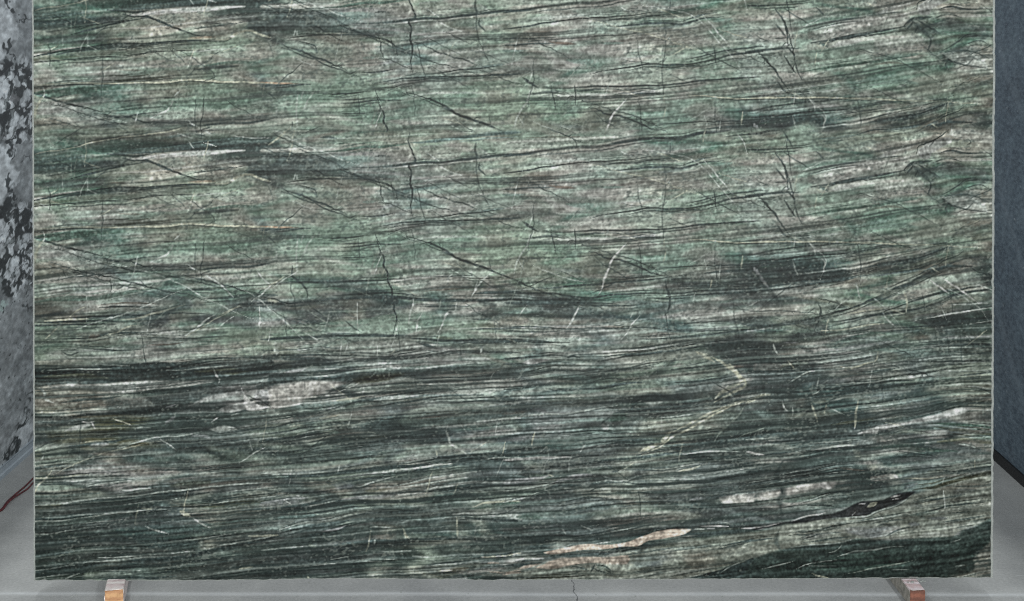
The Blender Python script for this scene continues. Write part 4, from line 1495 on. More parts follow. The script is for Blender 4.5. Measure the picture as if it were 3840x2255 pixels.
    tone = (0.2 + 0.2 * so) * short[..., 0] + (0.3 + 0.2 * so) * short[..., 1] + 0.5 * short[..., 2] + so * (0.2 * s[..., 1] + 0.3 * s[..., 2] + 0.3 * s[..., 3]) + (1 - so) * (0.75 * patch[..., 0] + 0.85 * patch[..., 1]) + 0.10 * iso + 0.45 * iso2 + 0.6 * cloud
    img = img * np.exp(amp * np.clip(tone, -2.4, 2.0))[..., None]
    dk = np.clip((-s[..., 1] - 1.15 + 0.3 * s[..., 3] * -1) * 1.6, 0, 1) * 0.22
    img = img + (np.array(PAL['d']) / 255 * 0.85 - img) * dk[..., None]
    lt = np.clip((s[..., 0] - 1.55 + 0.25 * s[..., 2]) * 1.4, 0, 1) * 0.22
    img = img + (np.minimum(img * 1.5, 0.75) - img) * lt[..., None]
    layer = np.clip((0.52 - lum) * 4, 0, 1)                     # the dark beds are finely laminated
    fl = 0.7 * s[..., 0] + 0.75 * s[..., 1]
    busy = np.clip(0.55 + 0.35 * low + 0.3 * s[..., 3], 0.1, 1)
    a1 = (np.clip((-fl - 1.0) * 3.2, 0, 1) * (0.20 + 0.22 * layer + 0.34 * south) * np.maximum(busy, 0.8 * south))[..., None]
    img = img + (np.array(PAL['k']) / 255 * 1.15 - img) * a1
    a2 = (np.clip((fl - 1.3) * 2.4, 0, 1) * (0.05 + 0.16 * layer + 0.18 * south) * np.maximum(busy, 0.8 * south))[..., None]
    img = img + (np.array([134, 148, 140]) / 255 - img) * a2
    # ---- bands, veins, cracks and lenses
    wobx = (1.5 * noise(GH, GW, 9, 9) + 0.9 * noise(GH, GW, 3, 3)); woby = (1.1 * noise(GH, GW, 14, 8) + 0.5 * noise(GH, GW, 4, 2.5))
    X = xx * GS + GX0 + wobx; Y = yy * GS + GY0 + woby
    feather = 0.5 * s[..., 1] + 0.45 * short[..., 0] + 0.2 * s[..., 2]
    rough = 0.6 * iso + 0.3 * iso2
    fade = np.clip(1.06 + 0.13 * iso2 + 0.12 * s[..., 2], 0.55, 1.1)
    def region(p, m):
        x0 = int(max(0, (p[:, 0].min() - m - GX0) / GS)); x1 = int(min(GW, (p[:, 0].max() + m - GX0) / GS + 1))
        y0 = int(max(0, (p[:, 1].min() - m - GY0) / GS)); y1 = int(min(GH, (p[:, 1].max() + m - GY0) / GS + 1))
        return slice(y0, y1), slice(x0, x1)
    keep = np.ones((GH, GW), np.float32)
    for key, w, a, pts, ends in strokes:
        col = np.array(PAL[key[-1]], np.float32) / 255
        if key == 'w' and w < 6 and pts[:, 1].min() > 1280: col = np.array([0.60, 0.655, 0.615])
        if key[0] == 'F':
            soft = max(w, 3.0)
            p = catmull(np.vstack([pts, pts[:1]]), 14)
            rs = region(p, soft)
            xs, ys = X[rs], Y[rs]
            if xs.size == 0:
                continue
            inside = np.zeros(xs.shape, bool); d2 = np.full(xs.shape, 1e9, np.float32)
            for (ax, ay), (bx, by) in zip(p[:-1], p[1:]):
                if ay != by:
                    hit = ((ay > ys) != (by > ys)) & (xs < (bx - ax) * (ys - ay) / (by - ay) + ax)
                    inside ^= hit
                ex, ey = bx - ax, by - ay; L = ex * ex + ey * ey + 1e-9
                t = np.clip(((xs - ax) * ex + (ys - ay) * ey) / L, 0, 1)
                d2 = np.minimum(d2, (xs - ax - t * ex) ** 2 + (ys - ay - t * ey) ** 2)
            sd = np.sqrt(d2) * np.where(inside, 1, -1) + min(soft, 14) * 0.2 * feather[rs]
            al = a * np.clip(sd / (soft * 0.7) + 0.5, 0, 1) * np.clip(fade[rs] + 0.08, 0.9 if key[1] in 'PhLSyzK' else 0.5, 1)
        else:
            cross = key[0] == 'x'
            p = catmull(pts, 10)
            w = w * (1.3 if cross else 1.1) + 0.5; hw = max(0.5 * w, 2.0); thin = min(1.0, (w + 1.4) / 4.0)
            seg = np.hypot(*np.diff(p, axis=0).T); u = np.concatenate([[0], np.cumsum(seg)]); u /= u[-1] + 1e-9
            tap = np.ones(len(p))
            tap *= np.clip(u / (0.08 if ends[0] else 0.3) + 0.08, 0, 1)
            tap *= np.clip((1 - u) / (0.08 if ends[1] else 0.3) + 0.08, 0, 1)
            rs = region(p, hw * 2.4 + 4)
            oy, ox = rs[0].start, rs[1].start
            if rs[0].stop <= oy or rs[1].stop <= ox:
                continue
            best = np.full((rs[0].stop - oy, rs[1].stop - ox), 9.0, np.float32)
            if best.size == 0:
                continue
            for i in range(len(p) - 1):
                (ax, ay), (bx, by) = p[i], p[i + 1]
                h2 = hw * (0.35 + 0.65 * 0.5 * (tap[i] + tap[i + 1]))
                m = h2 * 2.4 + 4
                xa = max(rs[1].start, int((min(ax, bx) - m - GX0) / GS)); xb = min(rs[1].stop, int((max(ax, bx) + m - GX0) / GS) + 1)
                ya = max(rs[0].start, int((min(ay, by) - m - GY0) / GS)); yb = min(rs[0].stop, int((max(ay, by) + m - GY0) / GS) + 1)
                if xa >= xb or ya >= yb:
                    continue
                xs = X[ya:yb, xa:xb]; ys = Y[ya:yb, xa:xb]
                ex, ey = bx - ax, by - ay; L = ex * ex + ey * ey + 1e-9
                t = np.clip(((xs - ax) * ex + (ys - ay) * ey) / L, 0, 1)
                d = np.sqrt((xs - ax - t * ex) ** 2 + (ys - ay - t * ey) ** 2) / h2 + 0.5 * (1 - 0.5 * (tap[i] + tap[i + 1]))
                b = best[ya - oy:yb - oy, xa - ox:xb - ox]
                np.minimum(b, d, out=b)
            nz = (rough if cross else feather)[rs]
            k = (0.30 if key[1] in 'kd' else 0.12) if (cross and hw < 5) else 0.22
            al = a * (0.75 if w > 14 and key[-1] in 'kdq' else 1.0) * thin * np.clip((1.30 - best + k * nz) / (0.75 if hw < 4 else 0.8), 0, 1) * np.clip(fade[rs], 0, 1)
            if not cross and hw > 3.2:                      # broad bands are bundles of fine laminae
                z = 0.55 * s[..., 0][rs] + 0.75 * s[..., 1][rs] + 0.35 * s[..., 2][rs]
                al = al * np.clip((0.98 if w < 15 else 0.84) + 0.30 * z - 0.25 * np.clip(best - 0.6, 0, 1), 0.15, 1.0)
        own = np.exp((0.15 if key[-1] in 'kKqzdnv' else 0.03 if key[-1] in 'Ph' else 0.07) * (0.5 * short[..., 0][rs] + 0.9 * s[..., 1][rs] + 0.7 * s[..., 2][rs] + 0.4 * iso[rs]) + (0.10 * cloud[rs] + 0.06 * iso2[rs] if key[0] == 'F' else 0))[..., None]
        img[rs] = img[rs] + (col * own - img[rs]) * al[..., None]
        if key[0] == 'F' and key[1] in 'PhLSyzKc': keep[rs] *= 1 - (0.92 if key[1] != 'c' else 0.55) * al
    # ---- crystal speckle, hair-thin lamination over everything
    img *= np.exp(0.055 * iso + 0.04 * iso2 + 0.03 * short[..., 0] + 0.03 * s[..., 0])[..., None]
    img *= np.exp(keep * (0.035 + 0.055 * south) * np.clip(fl, -1.8, 1.8))[..., None]
    a1 = (np.clip((-fl - 1.45) * 2.5, 0, 1) * (0.24 + 0.14 * south) * busy * keep)[..., None]
    img = img + (np.array([0.20, 0.24, 0.235]) - img) * a1
    fine = bed(120, 0.85) + 0.5 * bed(50, 0.8)               # hair-thin laminae, running on for decimetres
    a1 = (np.clip((-fine - 1.1) * 2.2, 0, 1) * (0.10 + 0.46 * south) * keep)[..., None]
    img = img + (np.array([0.21, 0.255, 0.245]) - img) * a1
    a1 = (np.clip((fine - 1.3) * 2.2, 0, 1) * (0.06 + 0.32 * south) * keep)[..., None]
    img = img + (np.array([0.50, 0.56, 0.52]) - img) * a1
    a2 = (np.clip((s[..., 0] - 1.5) * 1.5, 0, 1) * 0.12 * busy)[..., None]
    img = img + (np.minimum(img * 1.6 + 0.06, 0.8) - img) * a2
    g = img.mean(-1, keepdims=True)
    img = g + (img - g) * np.clip(1.12 - 0.75 * g, 0.72, 1.0)
    fleck = np.clip((noise(GH, GW, 1.5, 0.9) + 0.5 * noise(GH, GW, 14, 6) - 1.25) * 1.6, 0, 1) * 0.34      # dark mica and pale quartz flecks
    img = img + (np.array([0.24, 0.285, 0.275]) - img) * (fleck * keep)[..., None]
    fleck = np.clip((noise(GH, GW, 1.3, 0.8) + 0.5 * noise(GH, GW, 16, 7) - 1.4) * 1.6, 0, 1) * 0.30
    img = img + (np.array([0.66, 0.69, 0.645]) - img) * (fleck * keep)[..., None]
    img = 0.41 + (img - 0.41) * 0.98
    for c in range(3):                                       # crisp grain boundaries
        img[..., c] += 0.8 * (img[..., c] - blur(img[..., c], 1.7, 1.5))
    return np.clip(img, 0.02, 0.95)
# ------------------------------------------------------------------ the green slab
LEAN = math.radians(3.0)
SLAB_P = np.array([0, 4.5, 0.06]); SLAB_N = np.array([0, -math.cos(LEAN), math.sin(LEAN)])     # front plane
BACK = -SLAB_N

def stone_material():
    M = NT('polished_green_quartzite', 0.42, 0.08)
    at = M.add('ShaderNodeAttribute', attribute_name='stone'); c = at.outputs['Color']
    v = M.coord()
    f = M.noise(v, 150, 3, 0.7); g = M.noise(v, 55, 4, 0.6)
    k = M.math('ADD', M.math('MULTIPLY', M.math('SUBTRACT', f, 0.5), 0.24), M.math('MULTIPLY', M.math('SUBTRACT', g, 0.5), 0.20))
    k = M.math('ADD', k, 1.0)
    hsv = M.add('ShaderNodeHueSaturation'); M.link(c, hsv.inputs['Color']); M.link(k, hsv.inputs['Value'])
    M.link(hsv.outputs[0], M.b.inputs['Base Color'])
    M.link(M.math('ADD', 0.36, M.math('MULTIPLY', f, 0.14)), M.b.inputs['Roughness'])
    return M.m

def sawn_material():
    M = NT('sawn_stone_edge', 0.8, 0.2)
    v = M.coord()
    n = M.noise(v, 40, 4, 0.7); f = M.noise(v, 220, 3, 0.7)
    c = M.ramp(n, [(0.3, srgb(104, 112, 107)), (0.7, srgb(142, 150, 144))])
    c = M.mix(0.35, c, M.ramp(f, [(0.3, gray(0.14)), (0.7, gray(0.36))]))
    M.link(c, M.b.inputs['Base Color']); M.bump(f, 0.4, 0.002)
    return M.m

canvas = paint_stone()
slab = bpy.data.objects.new('stone_slab', None); COL.objects.link(slab); slab.location = (0, 4.5, 0.06)
tag(slab, 'large green banded quartzite slab standing upright on two wood blocks', 'stone slab', kind='thing')

# outline of the face in the photograph: straight sawn sides, a slightly wavy bottom
prof_x = [100, 300, 500, 700, 1000, 1150, 1300, 1500, 1650, 1720, 1800, 2000, 2300, 2700, 3100, 3400, 3740]
prof_y = [2174, 2175, 2175, 2175, 2173, 2170, 2168, 2169, 2171, 2170, 2175, 2173, 2172, 2170, 2168, 2166, 2166]
r2 = np.random.default_rng(21)
NXV, NYV, YTOP = 1290, 840, -420.0
def side_l(y): return 126.0 + 6.0 * (y / 2170.0)
def side_r(y): return 3724.0 - 9.0 * (y / 2170.0)
u = np.linspace(0, 1, NXV); t = np.interp(np.arange(NYV), [0, 36, NYV - 1], [0, (-20 - YTOP) / (2170 - YTOP), 1])
rough_b = np.interp(np.arange(NXV), np.arange(0, NXV + 6, 6), r2.standard_normal(len(np.arange(0, NXV + 6, 6)))) * 1.1
xb = side_l(2170) + u * (side_r(2170) - side_l(2170))
bot = np.interp(xb, prof_x, prof_y) + rough_b
YY = YTOP + t[:, None] * (bot[None, :] - YTOP)
rl = np.interp(np.arange(NYV), np.arange(0, NYV + 5, 5), r2.standard_normal(len(np.arange(0, NYV + 5, 5)))) * 0.7
rr = np.interp(np.arange(NYV), np.arange(0, NYV + 5, 5), r2.standard_normal(len(np.arange(0, NYV + 5, 5)))) * 0.9
XL = side_l(YY) + rl[:, None] * np.clip(1 - 40 * u, 0, 1)[None, :]; XR = side_r(YY) + rr[:, None] * np.clip(1 - 40 * (1 - u), 0, 1)[None, :]
XX = XL + u[None, :] * (XR - XL)
P = on_plane(XX, YY, SLAB_P, SLAB_N)

def sample(px, py):
    fx = np.clip((px - GX0) / GS, 0, GW - 1.01); fy = np.clip((py - GY0) / GS, 0, GH - 1.01)
    x0 = fx.astype(int); y0 = fy.astype(int); fx = (fx - x0)[..., None]; fy = (fy - y0)[..., None]
    return (canvas[y0, x0] * (1 - fx) + canvas[y0, x0 + 1] * fx) * (1 - fy) + (canvas[y0 + 1, x0] * (1 - fx) + canvas[y0 + 1, x0 + 1] * fx) * fy
# above a wandering line the bedding comes round again, as it does in the slab
wander = 10 * np.interp(XX, np.arange(0, 3900, 84), np.random.default_rng(3).standard_normal(len(np.arange(0, 3900, 84))))
m = np.clip((YY - 484 - wander) / 26 + 0.5, 0, 1)[..., None]
YU = np.where(YY < -50, YY + 1080, YY + 540)
face_rgb = sample(XX, YU) * (1 - m) + sample(XX, YY) * m
face_lin = np.maximum(lin(face_rgb) - 0.008, 0.003) * BRIGHT

me = bpy.data.meshes.new('polished_face')
nv = NXV * NYV
Pl = (P - np.array(slab.location)).reshape(-1, 3).astype(np.float32)
idx = np.arange(nv).reshape(NYV, NXV)
quads = np.stack([idx[1:, :-1], idx[1:, 1:], idx[:-1, 1:], idx[:-1, :-1]], -1).reshape(-1, 4).astype(np.int32)
me.vertices.add(nv); me.vertices.foreach_set('co', Pl.ravel())
me.loops.add(quads.size); me.loops.foreach_set('vertex_index', quads.ravel())
me.polygons.add(len(quads)); me.polygons.foreach_set('loop_start', np.arange(0, quads.size, 4, dtype=np.int32))
me.update(calc_edges=True)
ca = me.color_attributes.new('stone', 'FLOAT_COLOR', 'POINT')
buf = np.ones((nv, 4), np.float32); buf[:, :3] = face_lin.reshape(-1, 3); ca.data.foreach_set('color', buf.ravel())
me.materials.append(stone_material())
face = bpy.data.objects.new('polished_face', me); COL.objects.link(face); face.parent = slab

# sawn border: a rough bevel round the face, then the two centimetre thick sides and the back
def edge_ring():
    st = 4
    loop = [(0, j) for j in range(0, NXV - 1, st)] + [(i, NXV - 1) for i in range(0, NYV - 1, st)] \
        + [(NYV - 1, j) for j in range(NXV - 1, 0, -st)] + [(i, 0) for i in range(NYV - 1, 0, -st)]
    loop = [(NYV - 1, NXV - 1) if q == (NYV - 1, NXV - 1) else q for q in loop]
    v = []; n = len(loop)
    mm = 0.000886                                # metres per photograph pixel on the slab
    ux = np.array([1.0, 0, 0]); uz = np.array([0, math.sin(LEAN), math.cos(LEAN)])
    for (i, j) in loop:
        p = P[i, j]; o = np.zeros(3); k = 1.0 + 0.35 * r2.standard_normal()
        if j == 0: o -= ux * mm * (6.0 + 0.9 * k)
        if j == NXV - 1: o += ux * mm * (8.0 + 1.0 * k)
        if i == NYV - 1: o -= uz * mm * (1.5 + 2.2 * max(0.0, k)) 
        if i == 0: o += uz * mm * 4
        v.append((p, p + o + BACK * (0.0016 + 0.0006 * k), p + o + BACK * 0.021))
    verts = [q - np.array(slab.location) for ring in range(3) for q in (a[ring] for a in v)]
    f = []
    for ring in range(2):
        for a in range(n):
            b = (a + 1) % n
            f.append((ring * n + a, ring * n + b, (ring + 1) * n + b, (ring + 1) * n + a))
    f.append(tuple(2 * n + a for a in range(n)))
    return verts, f
ev, ef = edge_ring()
edge = mesh_obj('sawn_edge', ev, ef, sawn_material(), slab)
tag(edge, 'pale rough sawn edge')

# ------------------------------------------------------------------ timber blocks under the slab
def wood_material(name, top, mid, dark, scale, rot=(0, 0, 0)):
    M = NT(name, 0.7, 0.25)
    v = M.coord((2, 14, 14) if rot == 0 else (1, 1, 1))
    w = M.add('ShaderNodeTexWave', wave_type='RINGS'); w.inputs['Scale'].default_value = scale; w.inputs['Distortion'].default_value = 5.0
    w.inputs['Detail'].default_value = 3; w.inputs['Detail Scale'].default_value = 2.0
    M.link(v, w.inputs['Vector'])
    n = M.noise(v, 30, 5, 0.65)
    c = M.ramp(w.outputs['Fac'], [(0.1, mid), (0.8, top)])
    c = M.mix(M.ramp(n, [(0.52, gray(0)), (0.75, gray(1))]), c, dark)
    M.link(c, M.b.inputs['Base Color']); M.bump(n, 0.4, 0.003)
    return M.m
pale_wood = wood_material('weathered_pale_wood', srgb(206, 200, 196), srgb(192, 178, 176), srgb(152, 134, 134), 9)
gold_wood = wood_material('fresh_sawn_pine', srgb(178, 142, 104), srgb(156, 118, 86), srgb(108, 74, 48), 12)
grey_wood = wood_material('grey_weathered_wood', srgb(142, 139, 131), srgb(124, 122, 114), srgb(82, 82, 78), 8)
red_wood = wood_material('reddish_end_grain', srgb(116, 76, 62), srgb(92, 62, 52), srgb(60, 38, 32), 12)
pink_wood = wood_material('pinkish_weathered_wood', srgb(202, 192, 194), srgb(184, 164, 164), srgb(150, 130, 126), 9)

def block(name, xf, yf, w, depth, side, top, end, yaw, label):
    """timber lying front to back; (xf, yf) = photograph position of the middle of its front top edge"""
    h = 0.056
    c = on_floor(xf, yf, h)
    root = bpy.data.objects.new(name, None); COL.objects.link(root); root.location = (c[0], c[1], 0); root.rotation_euler.z = math.radians(yaw)
    tag(root, label, 'wood block', 'timber blocks under the slab')
    def box(nm, x0, x1, y0, y1, z0, z1, mat, bev):
        bm = bmesh.new(); bmesh.ops.create_cube(bm, size=1)
        for q in bm.verts:
            q.co = Vector((x0 + (q.co.x + 0.5) * (x1 - x0), y0 + (q.co.y + 0.5) * (y1 - y0), z0 + (q.co.z + 0.5) * (z1 - z0)))
        bmesh.ops.subdivide_edges(bm, edges=bm.edges[:], cuts=3, use_grid_fill=True)
        for q in bm.verts:
            q.co += Vector((random.uniform(-1, 1), random.uniform(-1, 1), random.uniform(-1, 0.4))) * 0.0009
        ed = [e for e in bm.edges if e.calc_face_angle(0) > 1.0]
        bmesh.ops.bevel(bm, geom=ed, offset=bev, segments=2, affect='EDGES')
        return bm_obj(nm, bm, mat, root)
    bd = box('beam', -w / 2, w / 2, 0.004, depth, 0, h, [side, top], 0.002)
    for p in bd.data.polygons:
        if p.normal.z > 0.8: p.material_index = 1
    box('cut_end', -w / 2 + 0.0015, w / 2 - 0.0015, 0, 0.0039, 0.002, h - 0.001, end, 0.001)
    return root
block('wood_block', 427, 2214, 0.061, 0.34, pale_wood, pale_wood, gold_wood, 11, 'pale pine block with golden cut end under the left end of the slab')
block('wood_block', 3442, 2215, 0.052, 0.34, grey_wood, pink_wood, red_wood, 1.5, 'reddish brown block with grey side under the right end of the slab')

# stone chips left on the right block and along the foot of the slab
chip_mat = sawn_material()
bm = bmesh.new()
for k in range(26):
    if k < 12: q = on_floor(random.uniform(3405, 3480), random.uniform(2172, 2184), 0.058)
    else: q = on_floor(random.uniform(200, 3700), random.uniform(2184, 2245), 0.0015)
    r = random.uniform(0.0015, 0.004) if k < 12 else random.uniform(0.001, 0.0025)
    bmesh.ops.create_icosphere(bm, subdivisions=1, radius=r, matrix=__import__('mathutils').Matrix.Translation(Vector(q)) @ __import__('mathutils').Matrix.Diagonal((1.6, 1, 0.6, 1)))
for q in bm.verts: q.co += Vector((random.uniform(-1, 1), random.uniform(-1, 1), random.uniform(-1, 1))) * 0.0006
ch = bm_obj('stone_chips', bm, chip_mat); tag(ch, 'tiny pale stone chips and crumbs strewn at the foot of the slab', 'debris', kind='stuff')

# ------------------------------------------------------------------ the slabs standing along both sides
def wall_x(pa, pb):
    a, b = on_floor(*pa), on_floor(*pb)
    return a, b
LA, LB = wall_x((0, 1805), (119, 1699)); RA, RB = wall_x((3840, 1830), (3730, 1730))
def side_frame(a, b):
    d = b - a; d[2] = 0; d /= np.linalg.norm(d)
    return d
ld, rd = side_frame(LA, LB), side_frame(RA, RB)

def steel(name, base, hi, rough, metal=0.0):
    M = NT(name, rough, 0.4); v = M.coord()
    n = M.noise(v, 9, 5, 0.6); f = M.noise(v, 80, 3, 0.7)
    c = M.ramp(n, [(0.3, base), (0.7, hi)])
    c = M.mix(M.ramp(f, [(0.6, gray(0)), (0.75, gray(0.5))]), c, base)
    M.link(c, M.b.inputs['Base Color']); M.b.inputs['Metallic'].default_value = metal
    return M.m

def prism_along(name, a, d, s0, s1, prof, mat, parent=None):
    """extrude a closed (outward, up) profile along the floor direction d; outward = away from the middle"""
    out = np.array([-d[1], d[0], 0.0])
    if out[0] * a[0] < 0: out = -out
    n = len(prof); v = []
    for s in (s0, s1):
        for (o, z) in prof:
            v.append(a + d * s + out * o + np.array([0, 0, z]))
    f = [(i, (i + 1) % n, n + (i + 1) % n, n + i) for i in range(n)] + [tuple(range(n))[::-1], tuple(range(n, 2 * n))]
    ob = mesh_obj(name, v, f, mat, parent)
    bm = bmesh.new(); bm.from_mesh(ob.data); bmesh.ops.recalc_face_normals(bm, faces=bm.faces); bm.to_mesh(ob.data); bm.free()
    return ob

# left: pale steel channel carrying a black and white granite slab
ch_h = 0.052
beam = prism_along('support_rail', LA, ld, -2.4, 2.6, [(0, 0), (0, 0.018), (0.006, 0.022), (0.006, 0.044), (0.0, ch_h), (0.06, ch_h), (0.06, 0)],
                   steel('galvanised_steel', srgb(128, 138, 146), srgb(150, 160, 166), 0.5))
tag(beam, 'pale grey steel rail on the floor under the black and white slab', 'rail')

def granite_material():
    M = NT('black_white_granite', 0.45, 0.25)
    at = M.add('ShaderNodeAttribute', attribute_name='stone')
    f = M.noise(M.coord(), 150, 3, 0.7)
    k = M.math('ADD', M.math('MULTIPLY', M.math('SUBTRACT', f, 0.5), 0.25), 1.0)
    hsv = M.add('ShaderNodeHueSaturation'); M.link(at.outputs['Color'], hsv.inputs['Color']); M.link(k, hsv.inputs['Value'])
    M.link(hsv.outputs[0], M.b.inputs['Base Color'])
    return M.m

def paint_granite(x, y):
    """the black and white slab, in pixels of the photograph (x 0-130, y 0-1800); grid of colours"""
    h, w = x.shape
    def nz(sx, sy): return noise(h, w, sx, sy)
    base = np.array([110, 115, 117.0]) + np.zeros((h, w, 3))
    base[...] += (6 * nz(6, 6) + 5 * nz(1.5, 1.5))[..., None]
    yy = np.where(y < 540, y + 540, y)                        # the block of crystals comes round again higher up
    wx = x + 5 * nz(4, 4) + 3 * nz(1.5, 1.5); wy = yy + 8 * nz(4, 4) + 5 * nz(1.5, 1.5)
    white = np.array([170, 176, 179.0]); black = np.array([22, 27, 28.0])
    def blob(cx, cy, rx, ry, ang, col, a, soft=0.3):
        c, s = math.cos(ang), math.sin(ang)
        dx, dy = wx - cx, wy - cy
        q = np.sqrt(((dx * c + dy * s) / rx) ** 2 + ((-dx * s + dy * c) / ry) ** 2) + 0.12 * nn
        al = (a * np.clip((1 - q) / soft + 0.5, 0, 1))[..., None]
        base[...] = base + (col - base) * al
    nn = nz(3, 3)
    # a mesh of feldspar and dark crystals
    rg = np.random.default_rng(4); npt = 420
    cp = np.stack([rg.uniform(-40, 170, npt), rg.uniform(430, 1180, npt)], 1); kind = rg.choice(3, npt, p=(0.42, 0.30, 0.28))
    vx = x + 4 * nz(2.5, 2.5); vy = yy + 6 * nz(2.5, 2.5)
    d1 = np.full((h, w), 1e9); d2 = d1.copy(); which = np.zeros((h, w), int)
    for q in range(npt):
        d = np.hypot((vx - cp[q, 0]) * 1.25 + 0.35 * (vy - cp[q, 1]), (vy - cp[q, 1]) * 0.62)
        new = d < d1; d2 = np.where(new, d1, np.minimum(d2, d)); which = np.where(new, q, which); d1 = np.where(new, d, d1)
    tone = np.array([[168, 174, 177.0], [98, 104, 105], [26, 31, 32]])[kind][which]
    tone = tone * np.clip((d2 - d1) / 3.2 + 0.25, 0.3, 1)[..., None]
    zone = np.clip(np.minimum((yy - 770) / 40, (1080 - yy) / 60) + 0.5 + 0.25 * nz(4, 4), 0, 1) * 0.85
    base[...] = base + (tone - base) * zone[..., None]
    # pale upper left field, then black crystals and white feldspar
    blob(10, 640, 42, 140, 0.25, white, 0.8); blob(48, 665, 22, 26, 0, white, 0.7)
    for cx, cy, rx, ry, an in ((34, 548, 9, 40, -0.3), (55, 588, 8, 22, 0), (95, 605, 30, 5, -0.2), (30, 700, 11, 40, 0.2), (44, 752, 10, 40, -0.35), (25, 780, 22, 34, 0),
                               (70, 798, 46, 13, -0.05), (12, 812, 16, 26, 0), (90, 830, 20, 34, 0.5), (108, 850, 9, 40, 0), (45, 880, 8, 30, 0.2), (62, 905, 16, 16, 0), (98, 955, 26, 14, 0.2),
                               (20, 975, 18, 20, 0.3), (108, 985, 10, 30, 0), (70, 1000, 7, 40, 0.5), (38, 1068, 46, 9, 0.1), (96, 1030, 20, 9, 0.6), (22, 1090, 26, 26, 0), (70, 1050, 12, 34, 0.3), (10, 1010, 9, 44, 0)):
        blob(cx, cy, rx * 0.72, ry * 0.8, an, black, 0.85)
    for cx, cy, rx, ry, an in ((40, 845, 13, 26, 0.5), (62, 850, 9, 22, 0.2), (18, 880, 17, 30, 0.3), (8, 940, 14, 26, 0), (78, 905, 10, 26, 0.4), (100, 890, 12, 24, 0.2), (84, 930, 18, 15, -0.3),
                               (45, 1010, 15, 52, 0.45), (72, 1010, 10, 40, 0.3), (34, 1040, 12, 20, 0.4), (8, 845, 12, 18, 0), (52, 1085, 9, 22, 0.2), (98, 1065, 14, 14, 0), (38, 752, 5, 22, 0), (48, 795, 10, 8, 0)):
        blob(cx, cy, rx * 0.8, ry * 0.85, an, white, 0.7)
    blob(56, 925, 10, 22, 0.3, np.array([92, 94, 96.0]), 0.8); blob(12, 1150, 13, 26, 0.4, np.array([138, 156, 152.0]), 0.8)
    blob(98, 1160, 14, 9, 0, black, 0.7); blob(46, 1088, 5, 24, 0.5, white, 0.5)
    # lower part: grey with pepper, a black lightning vein and a pale patch near the floor
    spk = (np.clip(nz(0.9, 0.9) - 1.7, 0, 1) * 1.0 * (y > 1000))[..., None]; base[...] = base + (black - base) * np.clip(spk, 0, 0.8)
    def vein(pts, hw, col, a):
        d = np.full((h, w), 1e9)
        for (ax, ay), (bx, by) in zip(pts[:-1], pts[1:]):
            ex, ey = bx - ax, by - ay; t = np.clip(((wx - ax) * ex + (wy - ay) * ey) / (ex * ex + ey * ey), 0, 1)
            d = np.minimum(d, np.hypot(wx - ax - t * ex, wy - ay - t * ey))
        al = (a * np.clip(1.5 - d / hw + 0.5 * nn, 0, 1))[..., None]; base[...] = base + (col - base) * al
    blob(88, 1640, 40, 46, 0.75, white, 0.55)
    vein([(118, 1475), (104, 1510), (90, 1560), (76, 1600), (60, 1640), (48, 1680), (26, 1725), (18, 1740)], 4.0, black, 0.85)
    vein([(66, 1618), (64, 1660), (62, 1700), (46, 1714)], 2.2, black, 0.8); vein([(118, 1500), (100, 1545), (60, 1640)], 2.0, black, 0.6)
    vein([(24, 1700), (32, 1722), (20, 1738)], 4.5, black, 0.7)
    vein([(118, 1560), (100, 1580), (84, 1600)], 2.0, black, 0.6)
    vein([(60, 1485), (40, 1520), (20, 1540)], 1.6, black, 0.45)
    base = base * np.exp(0.07 * nz(2.5, 2.5) + 0.05 * nz(1.1, 1.1))[..., None]
    return np.clip(base / 255.0, 0.02, 0.9)

